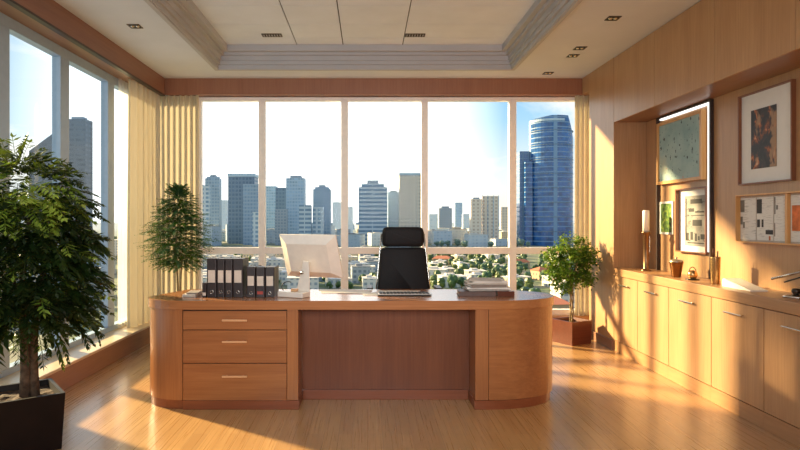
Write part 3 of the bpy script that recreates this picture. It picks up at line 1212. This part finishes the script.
def planter(name_mat, half, h, t, rim=.02, taper=.92):
    """square tapered pot in the thing's own frame"""
    b = MB()
    z = [(half * taper, 0), (half, h), (half - rim, h), (half - rim - .01, h - .05)]
    rings = []
    for r, zz_ in z:
        rings.append([b.bm.verts.new((sx * r, sy * r, zz_)) for sx, sy in ((-1, -1), (1, -1), (1, 1), (-1, 1))])
    for A, B in zip(rings, rings[1:]):
        for k in range(4):
            b.bm.faces.new((A[k], A[(k + 1) % 4], B[(k + 1) % 4], B[k]))
    b.bm.faces.new(rings[0][::-1])
    b.build('planter', M[name_mat], t)
    s = MB()
    n = 10
    rr = half - rim - .008
    g = [[s.bm.verts.new((-rr + 2 * rr * i_ / n, -rr + 2 * rr * j_ / n,
                          h - .035 + .012 * noise.noise(Vector((i_ * .9, j_ * .9, half * 10))))) for j_ in range(n + 1)] for i_ in range(n + 1)]
    for i_ in range(n):
        for j_ in range(n):
            s.bm.faces.new((g[i_][j_], g[i_ + 1][j_], g[i_ + 1][j_ + 1], g[i_][j_ + 1]))
    s.build('soil', M['soil'], t)


def clamp_x(b, lo, hi):
    for v in b.bm.verts:
        if v.co.x < lo:
            v.co.x = lo + (lo - v.co.x) * .15
        if v.co.x > hi:
            v.co.x = hi - (v.co.x - hi) * .15


# big tree at the left edge
rnd = random.Random(11)
PLX, PLY = -2.035, 3.50
pt = thing('potted_tree', 'big dark leafy indoor tree in a black-brown square planter at the left edge', 'plant', (PLX, PLY, 0), R(38))
planter('espresso', .205, .325, pt)
pt_in = Matrix.Rotation(R(-38), 4, 'Z')


def fix(b):
    for v in b.bm.verts:
        v.co = pt_in @ v.co
    return b


b = MB()
tops = []
for (dx, dy, lean, tw) in ((.02, .0, (.05, .0), .030), (.075, .02, (.10, .05), .026), (-.01, .05, (-.14, .03), .015)):
    pts = []
    for k in range(9):
        u = k / 8
        pts.append((dx + lean[0] * u * u + .012 * math.sin(u * 6 + dx * 40), dy + lean[1] * u * u + .01 * math.cos(u * 5), .27 + 1.15 * u))
    b.tube(pts, [tw * (1.1 - .75 * k / 8) for k in range(9)], 8)
    tops.append(pts)
fix(b).build('trunk', M['bark'], pt)
b = MB()
env = [(.50, .16), (.62, .36), (.75, .43), (.95, .47), (1.1, .45), (1.25, .41), (1.4, .38), (1.52, .30), (1.62, .18), (1.72, .10), (1.80, .03)]


def radius(z):
    if z <= env[0][0]:
        return env[0][1]
    for (a, ra), (c, rc) in zip(env, env[1:]):
        if z <= c:
            return ra + (rc - ra) * (z - a) / (c - a)
    return .02


for k in range(1050):
    z = rnd.uniform(.66, 1.62)
    rmax = radius(z)
    if rnd.random() > (rmax / .47) ** 1.2:
        z = rnd.uniform(.72, 1.45)
        rmax = radius(z)
    a = rnd.uniform(0, 2 * math.pi)
    rr = rmax * (rnd.random() ** .5) * .66
    p = (rr * math.cos(a) + .02, rr * math.sin(a), z + .05)
    a2 = a + rnd.uniform(-.7, .7)
    up = rnd.uniform(-.15, .5) if z < 1.5 else rnd.uniform(.4, 1.3)
    L_ = rnd.uniform(.14, .27) * (1 if z < 1.5 else .8)
    b.mi = 1 if (rnd.random() < .10 or (1.22 < z < 1.55 and a > 2 and rnd.random() < .45)) else 0  # sunlight on the upper band painted as yellow-green fronds, plus random ones
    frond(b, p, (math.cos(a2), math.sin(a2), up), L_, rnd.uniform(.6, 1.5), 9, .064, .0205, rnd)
for (x_, y_, z_, dx_, dz_, L_) in ((-.06, 0, 1.60, -.2, 1, .2), (-.03, .02, 1.62, .1, 1, .2), (.0, .0, 1.60, .3, 1, .2), (.08, .02, 1.58, .9, .5, .22), (.15, .0, 1.55, 1, .35, .22), (.2, .03, 1.48, 1, .5, .22),
                              (.26, 0, 1.42, 1, .5, .2), (.3, .02, 1.36, 1, .3, .2), (-.1, .02, 1.62, -.6, .8, .2), (.04, -.05, 1.58, .5, .9, .2), (-.15, -.05, 1.56, -.5, .8, .2)):
    b.mi = 0
    for q_ in range(2):
        frond(b, (x_, y_, z_), (dx_, rnd.uniform(-.4, .4), dz_), L_, .9, 9, .06, .018, rnd)
for k in range(26):   # hanging wisps
    a = rnd.uniform(0, 2 * math.pi)
    rr = rnd.uniform(.1, .36)
    b.mi = 0
    frond(b, (rr * math.cos(a), rr * math.sin(a), rnd.uniform(.66, .8)), (math.cos(a) * .4, math.sin(a) * .4, -.5), rnd.uniform(.16, .26), 1.2, 9, .055, .014, rnd)
clamp_x(b, -.53, 2)
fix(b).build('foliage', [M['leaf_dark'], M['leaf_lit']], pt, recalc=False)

# feathery plant in the back left corner
rnd = random.Random(5)
fx, fy = -1.95, 6.12
ft = thing('feathery_plant', 'tall feathery green plant in a dark pot before the back left curtain', 'plant', (fx, fy, 0))
planter('espresso', .19, .29, ft, .018)
b = MB()
b.tube([(0, 0, .24), (.012, .0, .6), (-.01, .01, 1.0), (.01, 0, 1.35), (.0, 0, 1.6)], [.013, .011, .009, .006, .003], 8)
b.tube([(.04, .03, .24), (.03, .02, .6), (.05, .01, .95), (.06, .03, 1.2)], [.01, .009, .007, .003], 8)
b.build('trunk', M['bark_pale'], ft)
b = MB()
tiers = [(1.62, .08), (1.57, .13), (1.52, .17), (1.46, .2), (1.40, .22), (1.34, .25), (1.28, .28), (1.22, .31), (1.16, .34), (1.10, .32), (1.04, .31), (.98, .30), (.92, .27), (.87, .23)]
for z, rr in tiers:
    n = int(26 + rr * 150)
    for k in range(n):
        a = 2 * math.pi * k / n + rnd.uniform(-.3, .3)
        r0 = rr * rnd.uniform(.0, .5)
        L_ = rr * rnd.uniform(.55, .95)
        b.mi = 1 if rnd.random() < .3 else 0
        frond(b, (r0 * math.cos(a) + .02, r0 * math.sin(a), z + rnd.uniform(-.03, .03)), (math.cos(a), math.sin(a), rnd.uniform(-.1, .5) if z < 1.55 else rnd.uniform(.3, 1.5)),
              L_, rnd.uniform(.15, .7), 11, .034, .012, rnd, 42)
clamp_x(b, -.40, .9)
b.build('foliage', [M['leaf_feather'], M['leaf_ficus']], ft, recalc=False)

# round ficus by the right panel
rnd = random.Random(8)
gx, gy = 2.205, 6.50
gt = thing('potted_ficus', 'bushy round green plant in a reddish-brown square pot by the tall oak panel', 'plant', (gx, gy, 0), R(28))
planter('walnut', .15, .25, gt, .014, .93)
inv = Matrix.Rotation(R(-28), 4, 'Z')
b = MB()
for k in range(3):
    pts = []
    for j_ in range(11):
        u = j_ / 10
        a = u * 7 + k * 2.1
        pts.append((.016 * math.cos(a), .016 * math.sin(a), .21 + .5 * u))
    b.tube(pts, .0085, 8)
for k in range(9):
    a = k * 2.4
    b.tube([(0, 0, .66), (.1 * math.cos(a), .1 * math.sin(a), .8), (.17 * math.cos(a), .17 * math.sin(a), .86 + .03 * k)], [.006, .004, .002], 6)
for v in b.bm.verts:
    v.co = inv @ v.co
b.build('trunk', M['bark_pale'], gt)
b = MB()
cl = []
for k in range(85):
    a, ph = rnd.uniform(0, 2 * math.pi), math.acos(rnd.uniform(-1, 1))
    r_ = .265 * rnd.random() ** .4
    cl.append(Vector((r_ * math.sin(ph) * math.cos(a), r_ * math.sin(ph) * math.sin(a), .85 + r_ * 1.15 * math.cos(ph))))
for c in cl:
    for k in range(62):
        q = c + Vector((rnd.gauss(0, .034), rnd.gauss(0, .034), rnd.gauss(0, .03)))
        d = Vector((rnd.uniform(-1, 1), rnd.uniform(-1, 1), rnd.uniform(-.9, .4))).normalized()
        w = d.cross(Vector((rnd.uniform(-.5, .5), rnd.uniform(-.5, .5), 1))).normalized()
        l = rnd.uniform(.032, .052)
        v = [b.bm.verts.new(x) for x in (q, q + d * l * .45 + w * l * .27, q + d * l, q + d * l * .45 - w * l * .27)]
        b.mi = 1 if rnd.random() < .15 else 0
        b.bm.faces.new(v).material_index = b.mi
clamp_x(b, -.5, .28)
for v in b.bm.verts:
    v.co = inv @ v.co
b.build('foliage', [M['leaf_ficus'], M['leaf_lit']], gt, recalc=False)

# ------------------------------------------------------------------ the city outside
GZ = EYE - 40.0


def ground_mat():
    t = NT('city ground')
    v = t.coords()
    n1 = t.noise(v, .012, 5, .6)
    n2 = t.noise(v, .06, 3, .6)
    c = t.ramp(n1, [(.35, lin('#4e6140')), (.5, lin('#6c7a58')), (.6, lin('#948a78')), (.75, lin('#86847e'))])
    c2 = t.ramp(n2, [(.35, lin('#5a6a48')), (.65, lin('#9c9488'))])
    sxyz = t.n('SeparateXYZ')
    t.l(t.coords(), sxyz.inputs[0])
    far = t.ramp(t.math('DIVIDE', sxyz.outputs[1], 4000), [(.2, (0, 0, 0, 1)), (.8, (1, 1, 1, 1))])  # distance haze painted into the ground, bluer grey with depth
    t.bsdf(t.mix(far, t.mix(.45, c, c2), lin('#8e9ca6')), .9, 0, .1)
    return t.m


b = MB()
b.box(-9000, 9000, 25, 12000, GZ - 2, GZ)
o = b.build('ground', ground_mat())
struct(o)


def facade(name, wall, glass, fh=5.0, bay=5.0, fz=.5, fx=.5, rough=.3, spec=.5, vary=.25):
    """storeys and bays drawn from the object's own coordinates"""
    t = NT(name)
    tc = t.n('TexCoord')
    sx = t.n('SeparateXYZ')
    t.l(tc.outputs['Object'], sx.inputs[0])
    ge = t.n('SeparateXYZ')
    t.l(tc.outputs['Normal'], ge.inputs[0])
    side = t.math('GREATER_THAN', t.math('ABSOLUTE', ge.outputs[0]), .6)
    u = t.math('ADD', t.math('MULTIPLY', sx.outputs[1], side), t.math('MULTIPLY', sx.outputs[0], t.math('SUBTRACT', 1, side)))
    fu = t.math('FRACT', t.math('DIVIDE', t.math('ADD', u, 1000), bay))
    fzv = t.math('FRACT', t.math('DIVIDE', sx.outputs[2], fh))
    mask = t.math('MULTIPLY', t.math('LESS_THAN', fu, fx), t.math('LESS_THAN', fzv, fz))
    top = t.math('LESS_THAN', t.math('ABSOLUTE', ge.outputs[2]), .5)
    mask = t.math('MULTIPLY', mask, top)
    nz = t.noise(t.coords((.05, .05, .05)), 2.2, 3)
    g0 = tuple(x * 1.0 for x in lin(glass)[:3]) + (1,)
    gc = t.ramp(nz, [(.3, tuple(x * (1 - vary) for x in g0[:3]) + (1,)), (.7, tuple(min(1, x * (1 + vary)) for x in g0[:3]) + (1,))])
    c = t.mix(mask, tuple(x * .9 for x in lin(wall)[:3]) + (1,), gc)
    rg = t.math('SUBTRACT', .75, t.math('MULTIPLY', mask, .75 - rough))
    t.bsdf(c, rg, 0, spec)
    return t.m


FM = {
    'bluedark': facade('facade dark blue', '#7b8ea2', '#5c738c', 7, 6, .6, .7),
    'bluemid': facade('facade mid blue', '#a3b6c7', '#7f98b0', 6, 5, .6, .7),
    'bluelight': facade('facade light blue', '#bdd0de', '#98b4c8', 6, 5, .6, .75),
    'whitestripe': facade('facade white stripe', '#c4d2dc', '#6c8aa4', 7, 40, .5, .96),
    'whitegrid': facade('facade white grid', '#cdd8df', '#7d9ab0', 7, 8, .55, .6),
    'grey': facade('facade grey', '#a9b4bd', '#8494a2', 5, 5, .55, .6),
    'beige': facade('facade beige', '#e0d4c2', '#b0a89e', 6, 6, .5, .5),
    'cream': facade('facade cream', '#f6e6d0', '#cbb49c', 6, 7, .5, .45),
    'pale': facade('facade pale haze', '#dbe4ea', '#c8d5de', 8, 8, .5, .6),  # distance haze painted into the facade colours
    'glassblue': facade('facade blue glass', '#7f9fc0', '#265a96', 8, 200, .8, .97, .12, .8, .45),
    'glasswing': facade('facade wing glass', '#6f8aa6', '#3d6494', 8, 9, .8, .8, .15, .8, .3),
    'slate': facade('facade slate', '#7c838c', '#6a737e', 5, 40, .5, .95),
}


def tower(name, x0, x1, ytop, Yd, mat, label, crown=None, dep=.8, slope=0, notch=None, cat='building'):
    X0, X1 = at(x0, Yd), at(x1, Yd)
    w = X1 - X0
    H = zat(ytop, Yd) - GZ
    t = thing(name, label, cat, ((X0 + X1) / 2, Yd + w * dep / 2, GZ))
    b = MB()
    d2 = w * dep / 2
    if slope:
        pts = [(-w / 2, 0), (w / 2, 0), (w / 2, H), (-w / 2, H - slope * Yd / F)] if slope > 0 else [(-w / 2, 0), (w / 2, 0), (w / 2, H + slope * Yd / F), (-w / 2, H)]
        m = Matrix(((1, 0, 0, 0), (0, 0, 1, 0), (0, 1, 0, 0), (0, 0, 0, 1)))
        b.prism(pts, -d2, d2, mat=m)
    else:
        b.box(-w / 2, w / 2, -d2, d2, 0, H)
    b.build('wall', FM[mat], t)
    if crown == 'block':
        MB().box(-w * .3, w * .3, -d2 * .6, d2 * .6, H, H + w * .14).build('roof_block', FM['grey'], t)
    elif crown == 'parapet':
        b = MB()
        b.box(-w * .52, w * .52, -d2 * 1.03, d2 * 1.03, H - w * .06, H + w * .05)
        b.build('parapet', FM['bluelight'], t)
    elif crown == 'steps':
        MB().box(-w * .4, w * .4, -d2 * .8, d2 * .8, H, H + w * .12).build('roof_step', FM[mat], t)
        MB().box(-w * .2, w * .2, -d2 * .4, d2 * .4, H + w * .12, H + w * .25).build('roof_block', FM['grey'], t)
    elif crown == 'mast':
        MB().box(-w * .35, w * .35, -d2 * .7, d2 * .7, H, H + w * .1).build('roof_block', FM['grey'], t)
        MB().tube([(0, 0, H + w * .1), (0, 0, H + w * .9)], w * .02, 6).build('mast', FM['grey'], t)
    elif crown == 'fins':
        b = MB()
        for s in (-.5, -.17, .17, .5):
            b.box(w * s - w * .025, w * s + w * .025, -d2 - w * .03, -d2, 0, H + w * .04)
        b.build('facade_fins', FM['whitegrid'], t)
    return t


tower('office_tower', 202.5, 209, 185, 1000, 'whitegrid', 'slim pale block at the far left edge of the back window')
tower('office_tower', 205, 219, 178, 1090, 'bluemid', 'blue-grey tower with a raised top, leftmost tall one in the back window', 'steps')
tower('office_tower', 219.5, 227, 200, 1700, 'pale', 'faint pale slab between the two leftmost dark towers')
tower('office_tower', 228, 254.5, 175, 1050, 'bluedark', 'broad dark slate-blue tower in the first pane of the back window', 'parapet')
tower('office_tower', 243, 258, 184, 1000, 'bluemid', 'mid blue annex against the right flank of the broad dark tower')
tower('office_tower', 252.5, 258.2, 212, 940, 'whitegrid', 'short pale slab beside the first mullion of the back window')
tower('office_tower', 262, 276, 186, 1250, 'bluelight', 'light blue tower just right of the first mullion')
tower('office_tower', 275.5, 287, 187.5, 1150, 'bluedark', 'dark narrow tower left of the light blue tower with a dark cap')
tower('office_tower', 275, 287, 209, 1000, 'grey', 'short grey block in front of the dark narrow tower')
tower('office_tower', 286, 304.5, 178, 1080, 'bluelight', 'tall light blue tower with a dark cap in the second pane', 'block')
tower('office_tower', 299, 311, 205, 960, 'whitestripe', 'white and blue striped block, left one of a low pair')
tower('office_tower', 312.5, 323, 207, 970, 'whitegrid', 'white gridded block, right one of the low pair')
tower('office_tower', 313, 330.5, 189, 1120, 'bluemid', 'mid blue tower with stepped top behind the low white pair', 'steps')
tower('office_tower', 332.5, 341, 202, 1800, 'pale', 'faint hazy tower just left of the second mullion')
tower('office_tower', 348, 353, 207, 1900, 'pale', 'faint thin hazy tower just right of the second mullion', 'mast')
tower('office_tower', 358.5, 387.5, 187, 1020, 'whitestripe', 'wide white striped tower left of the office chair', 'steps')
tower('office_tower', 388, 399, 192, 1080, 'bluelight', 'light blue tower squeezed between the striped and the beige towers', 'block')
tower('apartment_tower', 399.5, 421.5, 174, 1000, 'beige', 'tall beige-grey tower above the office chair', 'parapet')
tower('office_tower', 429, 438.5, 214, 1500, 'pale', 'low hazy block just right of the third mullion')
tower('office_tower', 439, 452, 208, 1400, 'grey', 'grey block in the fourth pane of the back window', 'block')
tower('office_tower', 455, 462.5, 202.5, 2200, 'bluelight', 'slim distant blue tower in the fourth pane of the back window')
tower('apartment_tower', 471, 482, 199, 1000, 'cream', 'cream apartment tower, left shaft of the twin blocks', 'block')
tower('apartment_tower', 482.5, 498.5, 196, 1010, 'cream', 'cream apartment tower, right and taller shaft of the twin blocks', 'fins')
tower('office_tower', 463, 471, 214, 1600, 'pale', 'small hazy block left of the cream apartment towers')
tower('office_tower', 501, 508.5, 207, 1300, 'beige', 'small beige block touching the fourth mullion')
tower('office_tower', 516, 522, 212, 1500, 'pale', 'faint low block left of the blue glass tower')
tower('slanted_tower', 29, 56, 131, 520, 'slate', 'dark grey tower with a slanted roof beyond the left window, behind the big tree', slope=20)
tower('office_tower', 66, 85.5, 119, 600, 'slate', 'grey stepped tower seen through the middle pane of the left window', 'block')

# the big blue glass tower
Yd = 960
YC = Yd + 34
X0, X1 = at(529.5, YC), at(572, YC)
w = X1 - X0
H = zat(118.5, YC) - GZ
t = thing('glass_tower', 'very tall blue glass tower with a chamfered top corner, right of the back window', 'building', ((X0 + X1) / 2, YC, GZ))
b = MB()
pl = arc(0, 0, w / 2, w / 2, 180, 520, 36)
a_, c_ = [], []
for x, y in pl:
    a_.append(b.bm.verts.new((x, y, 0)))
    zt_ = H if x < w * .27 else H - (x - w * .27) / (w * .23) * 27 * Yd / F
    if x < -w * .1:
        zt_ = H - (-w * .1 - x) / (w * .4) * 4
    c_.append(b.bm.verts.new((x, y, zt_)))
for k in range(len(pl)):
    f = b.bm.faces.new((a_[k], a_[(k + 1) % len(pl)], c_[(k + 1) % len(pl)], c_[k]))
b.bm.faces.new(c_)
b.build('wall', FM['glassblue'], t)
b = MB()
for z in [H * k / 9 for k in range(1, 9)]:
    b.prism(arc(0, 0, w * .505, w * .505, 180, 520, 36), z - .6, z + .6)
b.build('storey_band', FM['bluedark'], t)
b = MB()
b.prism(arc(0, 0, w * .507, w * .507, 185, 290, 14) + [(w * .1, -w * .42), (-w * .42, -w * .05)], H - 9, H - 5)
b.build('crown_band', FM['bluelight'], t)
for nm, xa_, xb_, yt_, ya_, yb_, mt_ in (('side_wing', 519.5, 529.5, 149, -w * .04, w * .3, 'glasswing'), ('front_slab', 523.5, 530.5, 160, -w * .2, -w * .045, 'glassblue')):
    xa_, xb_ = at(xa_, YC - 2) - t.location.x, at(xb_, YC - 2) - t.location.x
    b = MB()
    b.box(xa_, xb_, ya_, yb_, 0, zat(yt_, Yd) - GZ)
    b.build(nm, FM[mt_], t)

# low buildings: one of each kind, then copies
HM = [facade('house white', '#e2ddd2', '#8e979c', 3.2, 3.4, .5, .5), facade('house cream', '#d9c6a6', '#87888a', 3.2, 3.0, .5, .5),
      facade('house grey', '#b4b8ba', '#76828c', 3.4, 3.2, .5, .6), facade('house tan', '#c7a680', '#7b7671', 3.2, 3.6, .5, .45),
      facade('house bluegrey', '#9aa9b6', '#6a7b8b', 3.6, 4, .55, .7),
      facade('house haze white', '#d3dade', '#b4c1ca', 5, 6, .5, .6), facade('house haze blue', '#b3c2ce', '#9fb0bf', 5, 6, .5, .6)]  # these two carry distance haze in their wall and glass colours
RM = [plain('roof pale', '#cfc9bf', .9), plain('roof terracotta', '#b0694a', .9), plain('roof grey', '#8d8f90', .9)]
protos = []
for k in range(7):
    b = MB()
    b.box(-.5, .5, -.5, .5, 0, 1)
    o = b.build('city_building', HM[k])
    b = MB()
    if k == 3:
        v = [b.bm.verts.new(p) for p in ((-.54, -.54, 1), (.54, -.54, 1), (.54, .54, 1), (-.54, .54, 1), (-.3, 0, 1.3), (.3, 0, 1.3))]
        for f in ((0, 1, 5, 4), (1, 2, 5), (2, 3, 4, 5), (3, 0, 4), (3, 2, 1, 0)):
            b.bm.faces.new([v[q] for q in f])
        b.build('roof', RM[1], o)
    else:
        b.box(-.52, .52, -.52, .52, 1, 1.04)
        b.box(-.25, .1, -.1, .25, 1.04, 1.2)
        b.build('roof', RM[0 if k < 2 or k == 5 else 2], o)
    protos.append((o, o.data, o.children[0].data))
used = set()
placed = []
rnd = random.Random(21)


def put_house(X, Y, w, d, h, label, group, rz, k=None, par=True):
    k = rnd.randrange(5) if k is None else k
    if k in used:
        o = copy_tree(protos[k][0])
    else:
        o = protos[k][0]
        used.add(k)
    # own mesh so the storeys keep their true size
    for q, me0 in zip([o] + list(o.children), protos[k][1:]):
        me = me0.copy()
        for v in me.vertices:
            v.co = Vector((v.co.x * w, v.co.y * d, v.co.z * h if v.co.z <= 1 else h + (v.co.z - 1) * 8))
        q.data = me
    o.location = (X, Y, GZ)
    o.rotation_euler = (0, 0, rz)
    tag(o, label, 'building', group)
    return o


def free(X, Y, r):
    for (a, c, q) in placed:
        if (a - X) ** 2 + (c - Y) ** 2 < (q + r) ** 2:
            return False
    return True


# towers count as taken ground
for o in list(COL.objects):
    if o.parent is None and o.get('category') == 'building' and o.name.split('.')[0] in ('office_tower', 'apartment_tower', 'glass_tower', 'glass_wing', 'slanted_tower'):
        wd = max((v.co.x for c in o.children for v in c.data.vertices), default=20)
        placed.append((o.location.x, o.location.y, wd * 1.25))


def scatter(n, xr, yr, wr, hr, label, group, kinds=None, par=True):
    c = 0
    for _ in range(n * 14):
        if c >= n:
            break
        py = rnd.uniform(*yr)
        Yd_ = F * 40.0 / (py - PY)
        X_ = at(rnd.uniform(*xr), Yd_)
        w, d = rnd.uniform(*wr), rnd.uniform(*wr)
        if Yd_ > 1400:
            w, d = w * 1.7, d * 1.7
        r = max(w, d) * .74
        if not free(X_, Yd_, r):
            continue
        placed.append((X_, Yd_, r))
        put_house(X_, Yd_, w, d, rnd.uniform(*hr), label, group, rnd.choice((-.25, .1, .3, .05)), None if kinds is None else rnd.choice(kinds), par)
        c += 1


HB = [None]
TREE = []
for v_ in range(4):
    b = MB()
    rr_ = random.Random(40 + v_)
    for q in range(5 + v_):
        a = rr_.uniform(0, 6.28)
        o_ = Vector((math.cos(a) * 2.2 * rr_.random(), math.sin(a) * 2.2 * rr_.random(), 5 + rr_.uniform(-1.3, 2.2)))
        rad = rr_.uniform(1.7, 2.8)
        r = bmesh.ops.create_icosphere(b.bm, subdivisions=2, radius=rad)
        for v in r['verts']:
            v.co = v.co * (1 + .28 * noise.noise(v.co * 1.1 + o_)) + o_
    cr = b.build('tree_crown', leafmat('city tree %d' % v_, ('#21361b', '#2a3f22', '#35481f', '#5a6f62')[v_], ('#38532a', '#446034', '#53642f', '#6b8071')[v_], ('#5d7a40', '#6a804c', '#7b8642', '#869a86')[v_], .05, .35), smooth=False)  # last variant has distance haze painted into its greens
    tr = bpy.data.objects.new('city_tree', None)
    COL.objects.link(tr)
    cr.parent = tr
    tk = MB().tube([(0, 0, 0), (0, 0, 4)], [.35, .25], 6).build('trunk', M['bark'], tr)
    TREE.append(tr)
tused = set()


def put_trees(n, xr, yr, sr, label, group, kinds=(0, 1, 2)):
    c = 0
    for _ in range(n * 12):
        if c >= n:
            break
        py = rnd.uniform(*yr)
        Yd_ = F * 40.0 / (py - PY)
        X_ = at(rnd.uniform(*xr), Yd_)
        s = rnd.uniform(*sr)
        if not free(X_, Yd_, 3.6 * s):
            continue
        placed.append((X_, Yd_, 3.6 * s))
        k = rnd.choice(kinds)
        if k in tused:
            o = copy_tree(TREE[k])
        else:
            o = TREE[k]
            tused.add(k)
        o.location = (X_, Yd_, GZ)
        o.rotation_euler = (0, 0, rnd.uniform(0, 6.28))
        o.scale = (s, s, s * rnd.uniform(.8, 1.15))
        tag(o, label, 'tree', group)
        c += 1


scatter(130, (204, 372), (255, 291), (9, 19), (5, 11), 'low city building left of the chair, below the window crossbar', 'low buildings left of the chair', (0, 0, 1, 2, 4))
scatter(20, (432, 520), (255, 287), (8, 17), (4, 6.5), 'low pale building among the park trees right of the chair', 'low buildings in the park', (0, 1, 0, 1, 3))
scatter(10, (535, 578), (256, 330), (11, 20), (6, 13), 'low building between the desk end and the round plant', 'low buildings beyond the desk end', (1, 3, 0))
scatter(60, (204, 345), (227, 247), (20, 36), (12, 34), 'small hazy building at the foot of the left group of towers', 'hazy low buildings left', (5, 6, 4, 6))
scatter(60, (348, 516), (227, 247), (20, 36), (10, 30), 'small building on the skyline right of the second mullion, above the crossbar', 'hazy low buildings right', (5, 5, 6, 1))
scatter(16, (-60, 126), (235, 330), (16, 34), (8, 22), 'low city building beyond the left window', 'low buildings beyond the left window', (2, 4, 0))
put_trees(200, (430, 520), (255, 292), (.55, .95), 'green park tree right of the chair, below the window crossbar', 'park trees right of the chair')
put_trees(22, (520, 578), (255, 318), (.6, 1.0), 'green tree between the fourth mullion and the round plant', 'trees beyond the desk end')
put_trees(70, (204, 378), (255, 291), (.5, .9), 'green street tree among the low buildings left of the chair', 'street trees left of the chair')
put_trees(50, (430, 530), (238, 248), (.9, 1.5), 'hazy tree at the foot of the cream apartment towers', 'hazy trees right', (3,))
put_trees(16, (-60, 126), (240, 330), (.6, 1.2), 'street tree beyond the left window', 'trees beyond the left window')


# ------------------------------------------------------------------ sky
w = bpy.data.worlds.new('World')
sc.world = w
w.use_nodes = True
nt = w.node_tree
nt.nodes.clear()


class WT(NT):
    def __init__(self):
        self.t = nt


t = WT()
tc = t.n('TexCoord')
sp = t.n('SeparateXYZ')
t.l(tc.outputs['Generated'], sp.inputs[0])
el = sp.outputs[2]
grad = t.ramp(t.math('ADD', t.math('MULTIPLY', el, 1.0), .1), [(.08, lin('#cfd6d8')), (.12, lin('#f2ece0')), (.18, lin('#e3edf0')), (.26, lin('#a6d0ec')), (.36, lin('#7cb7e6')), (.5, lin('#6aa8de')), (.8, lin('#4a86cc'))])
hz = t.ramp(t.math('ADD', t.math('MULTIPLY', sp.outputs[0], .5), .5), [(.27, (1, 1, 1, 1)), (.5, (0, 0, 0, 1))])
grad = t.mix(t.math('MULTIPLY', hz, .72), grad, lin('#d3e6ec'))
# broad bright veil of haze over the middle of the skyline
dp = t.n('VectorMath', operation='DOT_PRODUCT')
t.l(tc.outputs['Generated'], dp.inputs[0])
dv = Vector((-.16, 1, .17)).normalized()
dp.inputs[1].default_value = dv
veil = t.ramp(dp.outputs['Value'], [(.93, (0, 0, 0, 1)), (.99, (1, 1, 1, 1))])
mp = t.n('Mapping')
mp.inputs['Scale'].default_value = (1, 1, 2.2)
t.l(tc.outputs['Generated'], mp.inputs[0])
cn = t.noise(mp.outputs[0], 5.5, 6, .55, .3)
cl = t.ramp(cn, [(.47, (0, 0, 0, 1)), (.62, (1, 1, 1, 1))])
c = t.mix(t.math('MULTIPLY', cl, .8), grad, lin('#fffaf0'))
c = t.mix(t.math('MULTIPLY', veil, .85), c, (2.1, 2.05, 1.95, 1))
bg = t.n('Background')
bg.inputs[1].default_value = 1.25
t.l(c, bg.inputs[0])
wo = t.n('OutputWorld')
t.l(bg.outputs[0], wo.inputs[0])

# ------------------------------------------------------------------ sun and added fill lights
sd = bpy.data.lights.new('Sun', 'SUN')
sd.energy = 18.5
sd.angle = R(2.5)
sd.color = (1.0, .75, .40)
so = bpy.data.objects.new('Sun', sd)
COL.objects.link(so)
e_ = R(19)
trav = Vector((.825 * math.cos(e_), -.566 * math.cos(e_), -math.sin(e_)))
so.rotation_euler = trav.to_track_quat('-Z', 'Y').to_euler()


def area(name, loc, sx_, sy_, power, col, rot=(0, 0, 0), spread=180):
    ld = bpy.data.lights.new(name, 'AREA')
    ld.shape = 'RECTANGLE'
    ld.size, ld.size_y = sx_, sy_
    ld.energy = power
    ld.color = col
    lo = bpy.data.objects.new(name, ld)
    COL.objects.link(lo)
    lo.location = loc
    lo.rotation_euler = rot
    ld.spread = R(spread)
    return lo


area('CeilingFill', (0, 3.0, 3.15), 2.4, 1.6, 12, (1, .93, .85))  # added fill light under the tray, no fixture there
area('RearFill', (0, -.4, 1.9), 2.4, 1.2, 40, (.93, .97, 1), (R(86), 0, 0), 95)  # added fill light behind the camera, brightens mullions and desk front

# ------------------------------------------------------------------ camera
cam = bpy.data.cameras.new('Camera')
cam.sensor_width = 36
cam.lens = 27
cam.shift_x = 32 / 800
cam.shift_y = -4 / 800
cam.clip_end = 20000
co = bpy.data.objects.new('Camera', cam)
COL.objects.link(co)
co.location = (0, 0, EYE)
co.rotation_euler = (R(90), 0, 0)
sc.camera = co

sc.view_settings.view_transform = 'Standard'
sc.view_settings.look = 'None'
sc.view_settings.exposure = 0.0
sc.cycles.use_denoising = True
sc.cycles.max_bounces = 8
sc.cycles.diffuse_bounces = 5
sc.cycles.transparent_max_bounces = 12
sc.cycles.sample_clamp_indirect = 6
sc.cycles.caustics_reflective = False
sc.cycles.caustics_refractive = False
